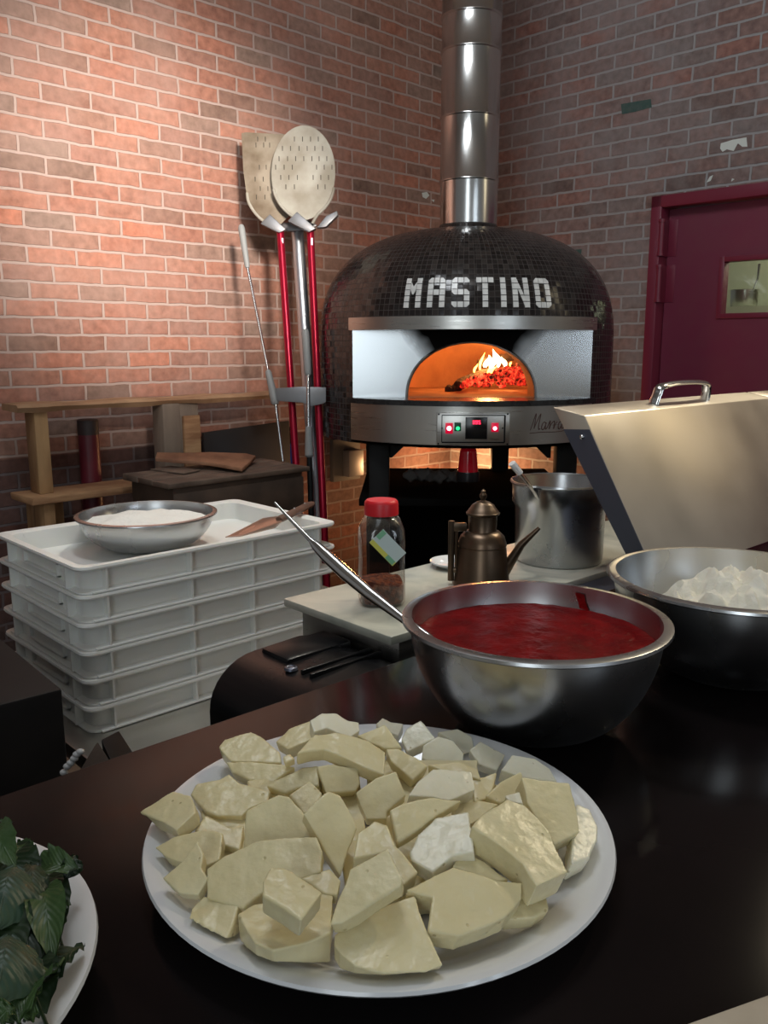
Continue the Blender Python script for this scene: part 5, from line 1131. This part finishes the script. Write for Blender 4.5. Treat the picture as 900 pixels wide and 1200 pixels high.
# ------------------------------------------------------------------ black things behind the counter
# rounded black bin
zb_ = .90
b0 = PZ(330, 760, zb_)
bu0 = (PZ(268, 790, zb_) - ca).dot(UE); bu1 = bu0 + .42; bv1 = (PZ(345, 747, zb_) - ca).dot(VE); bv0 = .012
bu1 = mu0 + .022; bu2 = min(bu0 + .60, lu0_ - .04); bvm = mv0 + .004
bn = thing('plastic_bin', 'glossy black plastic bin with rounded lid between counter and dough boxes', 'bin', CP((bu0 + bu1) / 2, (bv0 + bv1) / 2, 0), math.atan2(UE.y, UE.x))
bm = B()
b = B(); prof_ = []
nn_ = 12; W_ = bv1 - bv0
pl = [(bu0, .30), (bu0, zb_ - .09)] + [(bu0 + .10 - .10 * math.cos(R(90) * k / 8), zb_ - .09 + .09 * math.sin(R(90) * k / 8)) for k in range(1, 9)] + [(bu0 + .2, zb_ + .004), (bu1, zb_ - .006), (bu1, .30)]
prism(bm, [CP(u, bv0, z) for u, z in pl], VE * W_, bevel=.012, seg=3)
cbox(bm, bu1 - .02, bu2, bv0, bvm, .30, zb_ - .008, .012); part('bin_body', bm, 'blackplastic', bn, world=True)
for (ra_, rb2, rv0, rv1, hh_, bv_) in ((bu0 + .10, bu1 - .004, bv0 + W_ * .74, bv1 - .02, .009, .008), (bu0 + .09, bu1 - .004, bv0 + W_ * .60, bv0 + W_ * .62, .008, .003), (bu0 + .09, bu1 - .004, bv0 + W_ * .54, bv0 + W_ * .56, .008, .003), (bu0 + .13, bu2 - .02, bv0 + .03, bvm - .02, .006, .006)):
    bm = B(); cbox(bm, ra_, rb2, rv0, rv1, zb_ - .014, zb_ + hh_, bv_); part('lid_ridge', bm, 'blackplastic', bn, world=True)
e_ = PZ(341, 781, zb_ + .006); bm = B(); lathe(bm, [(0, .004), (.004, .005), (.006, .003), (.008, .005), (.0105, .004), (.012, 0)], 24, c=(e_.x, e_.y, zb_ + .001)); part('emblem', bm, 'steeldark', bn, world=True)
# dark cabinet at the left
zk = .80
k0 = PZ(73, 807, zk); kd = (PZ(0, 747, zk) - k0); kd2 = (PZ(0, 827, zk) - k0).normalized()
e1_ = kd.normalized(); e2_ = V((-e1_.y, e1_.x, 0)); e2_ = e2_ if e2_.dot(kd2) > 0 else -e2_
bm = B(); P = [k0, k0 + e1_ * .8, k0 + e1_ * .8 + e2_ * .55, k0 + e2_ * .55]
hexa(bm, [V((p.x, p.y, .0)) for p in P] + [V((p.x, p.y, zk)) for p in P], .006)
cbn = solo('black_cabinet', bm, 'blackcase', 'black cabinet at the left edge beside the dough boxes', 'cabinet')
# little dark box with pale beads
bxp = PZ(134, 880, .90); db = thing('small_dark_box', 'small dark box with a brown side behind the counter edge', 'box', (bxp.x, bxp.y, .0))
bm = B(); prism(bm, [PD(118, 866, 1.08), PD(139, 855, 1.13), PD(163, 892, 1.10), PD(139, 912, 1.03)], (.0, .012, -.08), bevel=.003); part('lid', bm, 'blackcase', db, world=True)
bm = B(); prism(bm, [PD(114, 867, 1.075), PD(138, 905, 1.03), PD(118, 930, 1.03), PD(94, 900, 1.07)], (.0, .012, -.06), bevel=.003); part('side', bm, 'wooddark', db, world=True)
bm = B()
q = PD(132, 890, 1.12); cbox(bm, *( (q - ca).dot(UE) - .07, (q - ca).dot(UE) + .06, .03, .14, 0, q.z - .09)); part('stand', bm, 'blackcase', db, world=True)
bc_ = PD(88, 895, 1.06); bds = thing('bead_string', 'short string of pale beads beside the small dark box', 'beads', bc_)
for x, y in ((94, 881), (90, 884), (87, 889), (83, 894), (79, 898), (75, 905)):
    bm = B(); p = PD(x, y, 1.05); b = B(); bmesh.ops.create_icosphere(b, subdivisions=2, radius=.0045); bmesh.ops.scale(b, vec=(1.2, 1, .9), verts=b.verts); bmesh.ops.translate(b, vec=p, verts=b.verts); merge(bm, b); part('bead', bm, 'jade', bds, world=True)

# ------------------------------------------------------------------ lights
def area(name, loc, target, sx, sy, energy, col):
    l = bpy.data.lights.new(name, 'AREA'); l.shape = 'RECTANGLE'; l.size = sx; l.size_y = sy; l.energy = energy; l.color = col
    o = bpy.data.objects.new(name, l); COL.objects.link(o); o.location = loc; o.rotation_euler = (V(target) - V(loc)).to_track_quat('-Z', 'Y').to_euler(); return o
def spot(name, loc, target, energy, col, ang_, blend, rad):
    l = bpy.data.lights.new(name, 'SPOT'); l.energy = energy; l.color = col; l.spot_size = R(ang_); l.spot_blend = blend; l.shadow_soft_size = rad
    o = bpy.data.objects.new(name, l); COL.objects.link(o); o.location = loc; o.rotation_euler = (V(target) - V(loc)).to_track_quat('-Z', 'Y').to_euler(); return o
def point(name, loc, energy, col, rad):
    l = bpy.data.lights.new(name, 'POINT'); l.energy = energy; l.color = col; l.shadow_soft_size = rad
    o = bpy.data.objects.new(name, l); COL.objects.link(o); o.location = loc; return o
wt = PL(175, 235, 0)
spot('wall_spotlight', (.55, .55, 2.75), LW(wt[0], 0, wt[2]), 1150, (1.0, .89, .80), 31, 1.0, .22)
area('street_window', (-.85, -3.2, 2.1), (-.6, 3, 1.5), 1.25, 2.7, 36, (.86, .95, 1.0))
area('side_window', (2.7, -3.0, 1.9), (.8, 2, 1.4), .35, 2.1, 12, (.80, .90, 1.0))
area('side_window', (3.4, -2.5, 1.9), (.8, 2, 1.4), .35, 2.1, 12, (.75, .88, 1.0))
area('flue_stripe_fill', (-.55, .3, 3.97), (-.55, .3, 0), .9, 4.2, 10, (.84, .93, 1.0))  # unseen area light added for the pale stripe on the flue
area('lid_flue_fill', (2.75, 2.62, 2.6), (.9, 2.6, 1.7), .45, 1.3, 3.6, (1.0, .84, .55))  # unseen warm fill, added to lighten the lid and streak the flue
area('right_wall_fill', (-.2, 1.6, 3.9), (1.7, 3.6, 1.9), 1.0, 1.0, 48, (.92, .96, 1.0))  # soft fill added to lift the right wall, not a fixture
spot('ceiling_lamp', (1.7, 2.3, 2.9), (.05, .76, 1.0), 55, (1.0, .86, .60), 46, .8, .06)
spot('work_lamp', (.15, 2.75, 3.5), (-.22, 2.2, .95), 105, (1.0, .95, .84), 42, .7, .10)
spot('marble_sun_spot', (1.7, 3.0, 3.0), (.45, 1.85, .95), 100, (1.0, .90, .68), 30, .6, .05)  # added spot, stands in for the patch of sun on the marble
spot('low_sun', (2.9, 3.3, 2.45), (.02, .75, 1.05), 125, (.95, 1.0, .98), 9, .5, .02)
fp = MW[ov] @ V((.12, .08, ZS + .16)); point('fire_glow', fp, 8, (1.0, .40, .11), .05)
ug = MW[ov] @ V((.02, .86, .70)); point('under_oven_lamp', ug, 22, (1.0, .52, .22), .08)
ug = MW[ov] @ V((-.62, .3, .62)); point('under_oven_lamp', ug, 1.4, (1.0, .55, .28), .08)
point('kitchen_lamp', RW(DS0 + .9, -.8, 2.3), 25, (1.0, .98, .82), .15)
w = bpy.data.worlds.new('world'); bpy.context.scene.world = w; w.use_nodes = True
bg = w.node_tree.nodes['Background']; bg.inputs['Color'].default_value = (.84, .83, .82, 1); bg.inputs['Strength'].default_value = .17
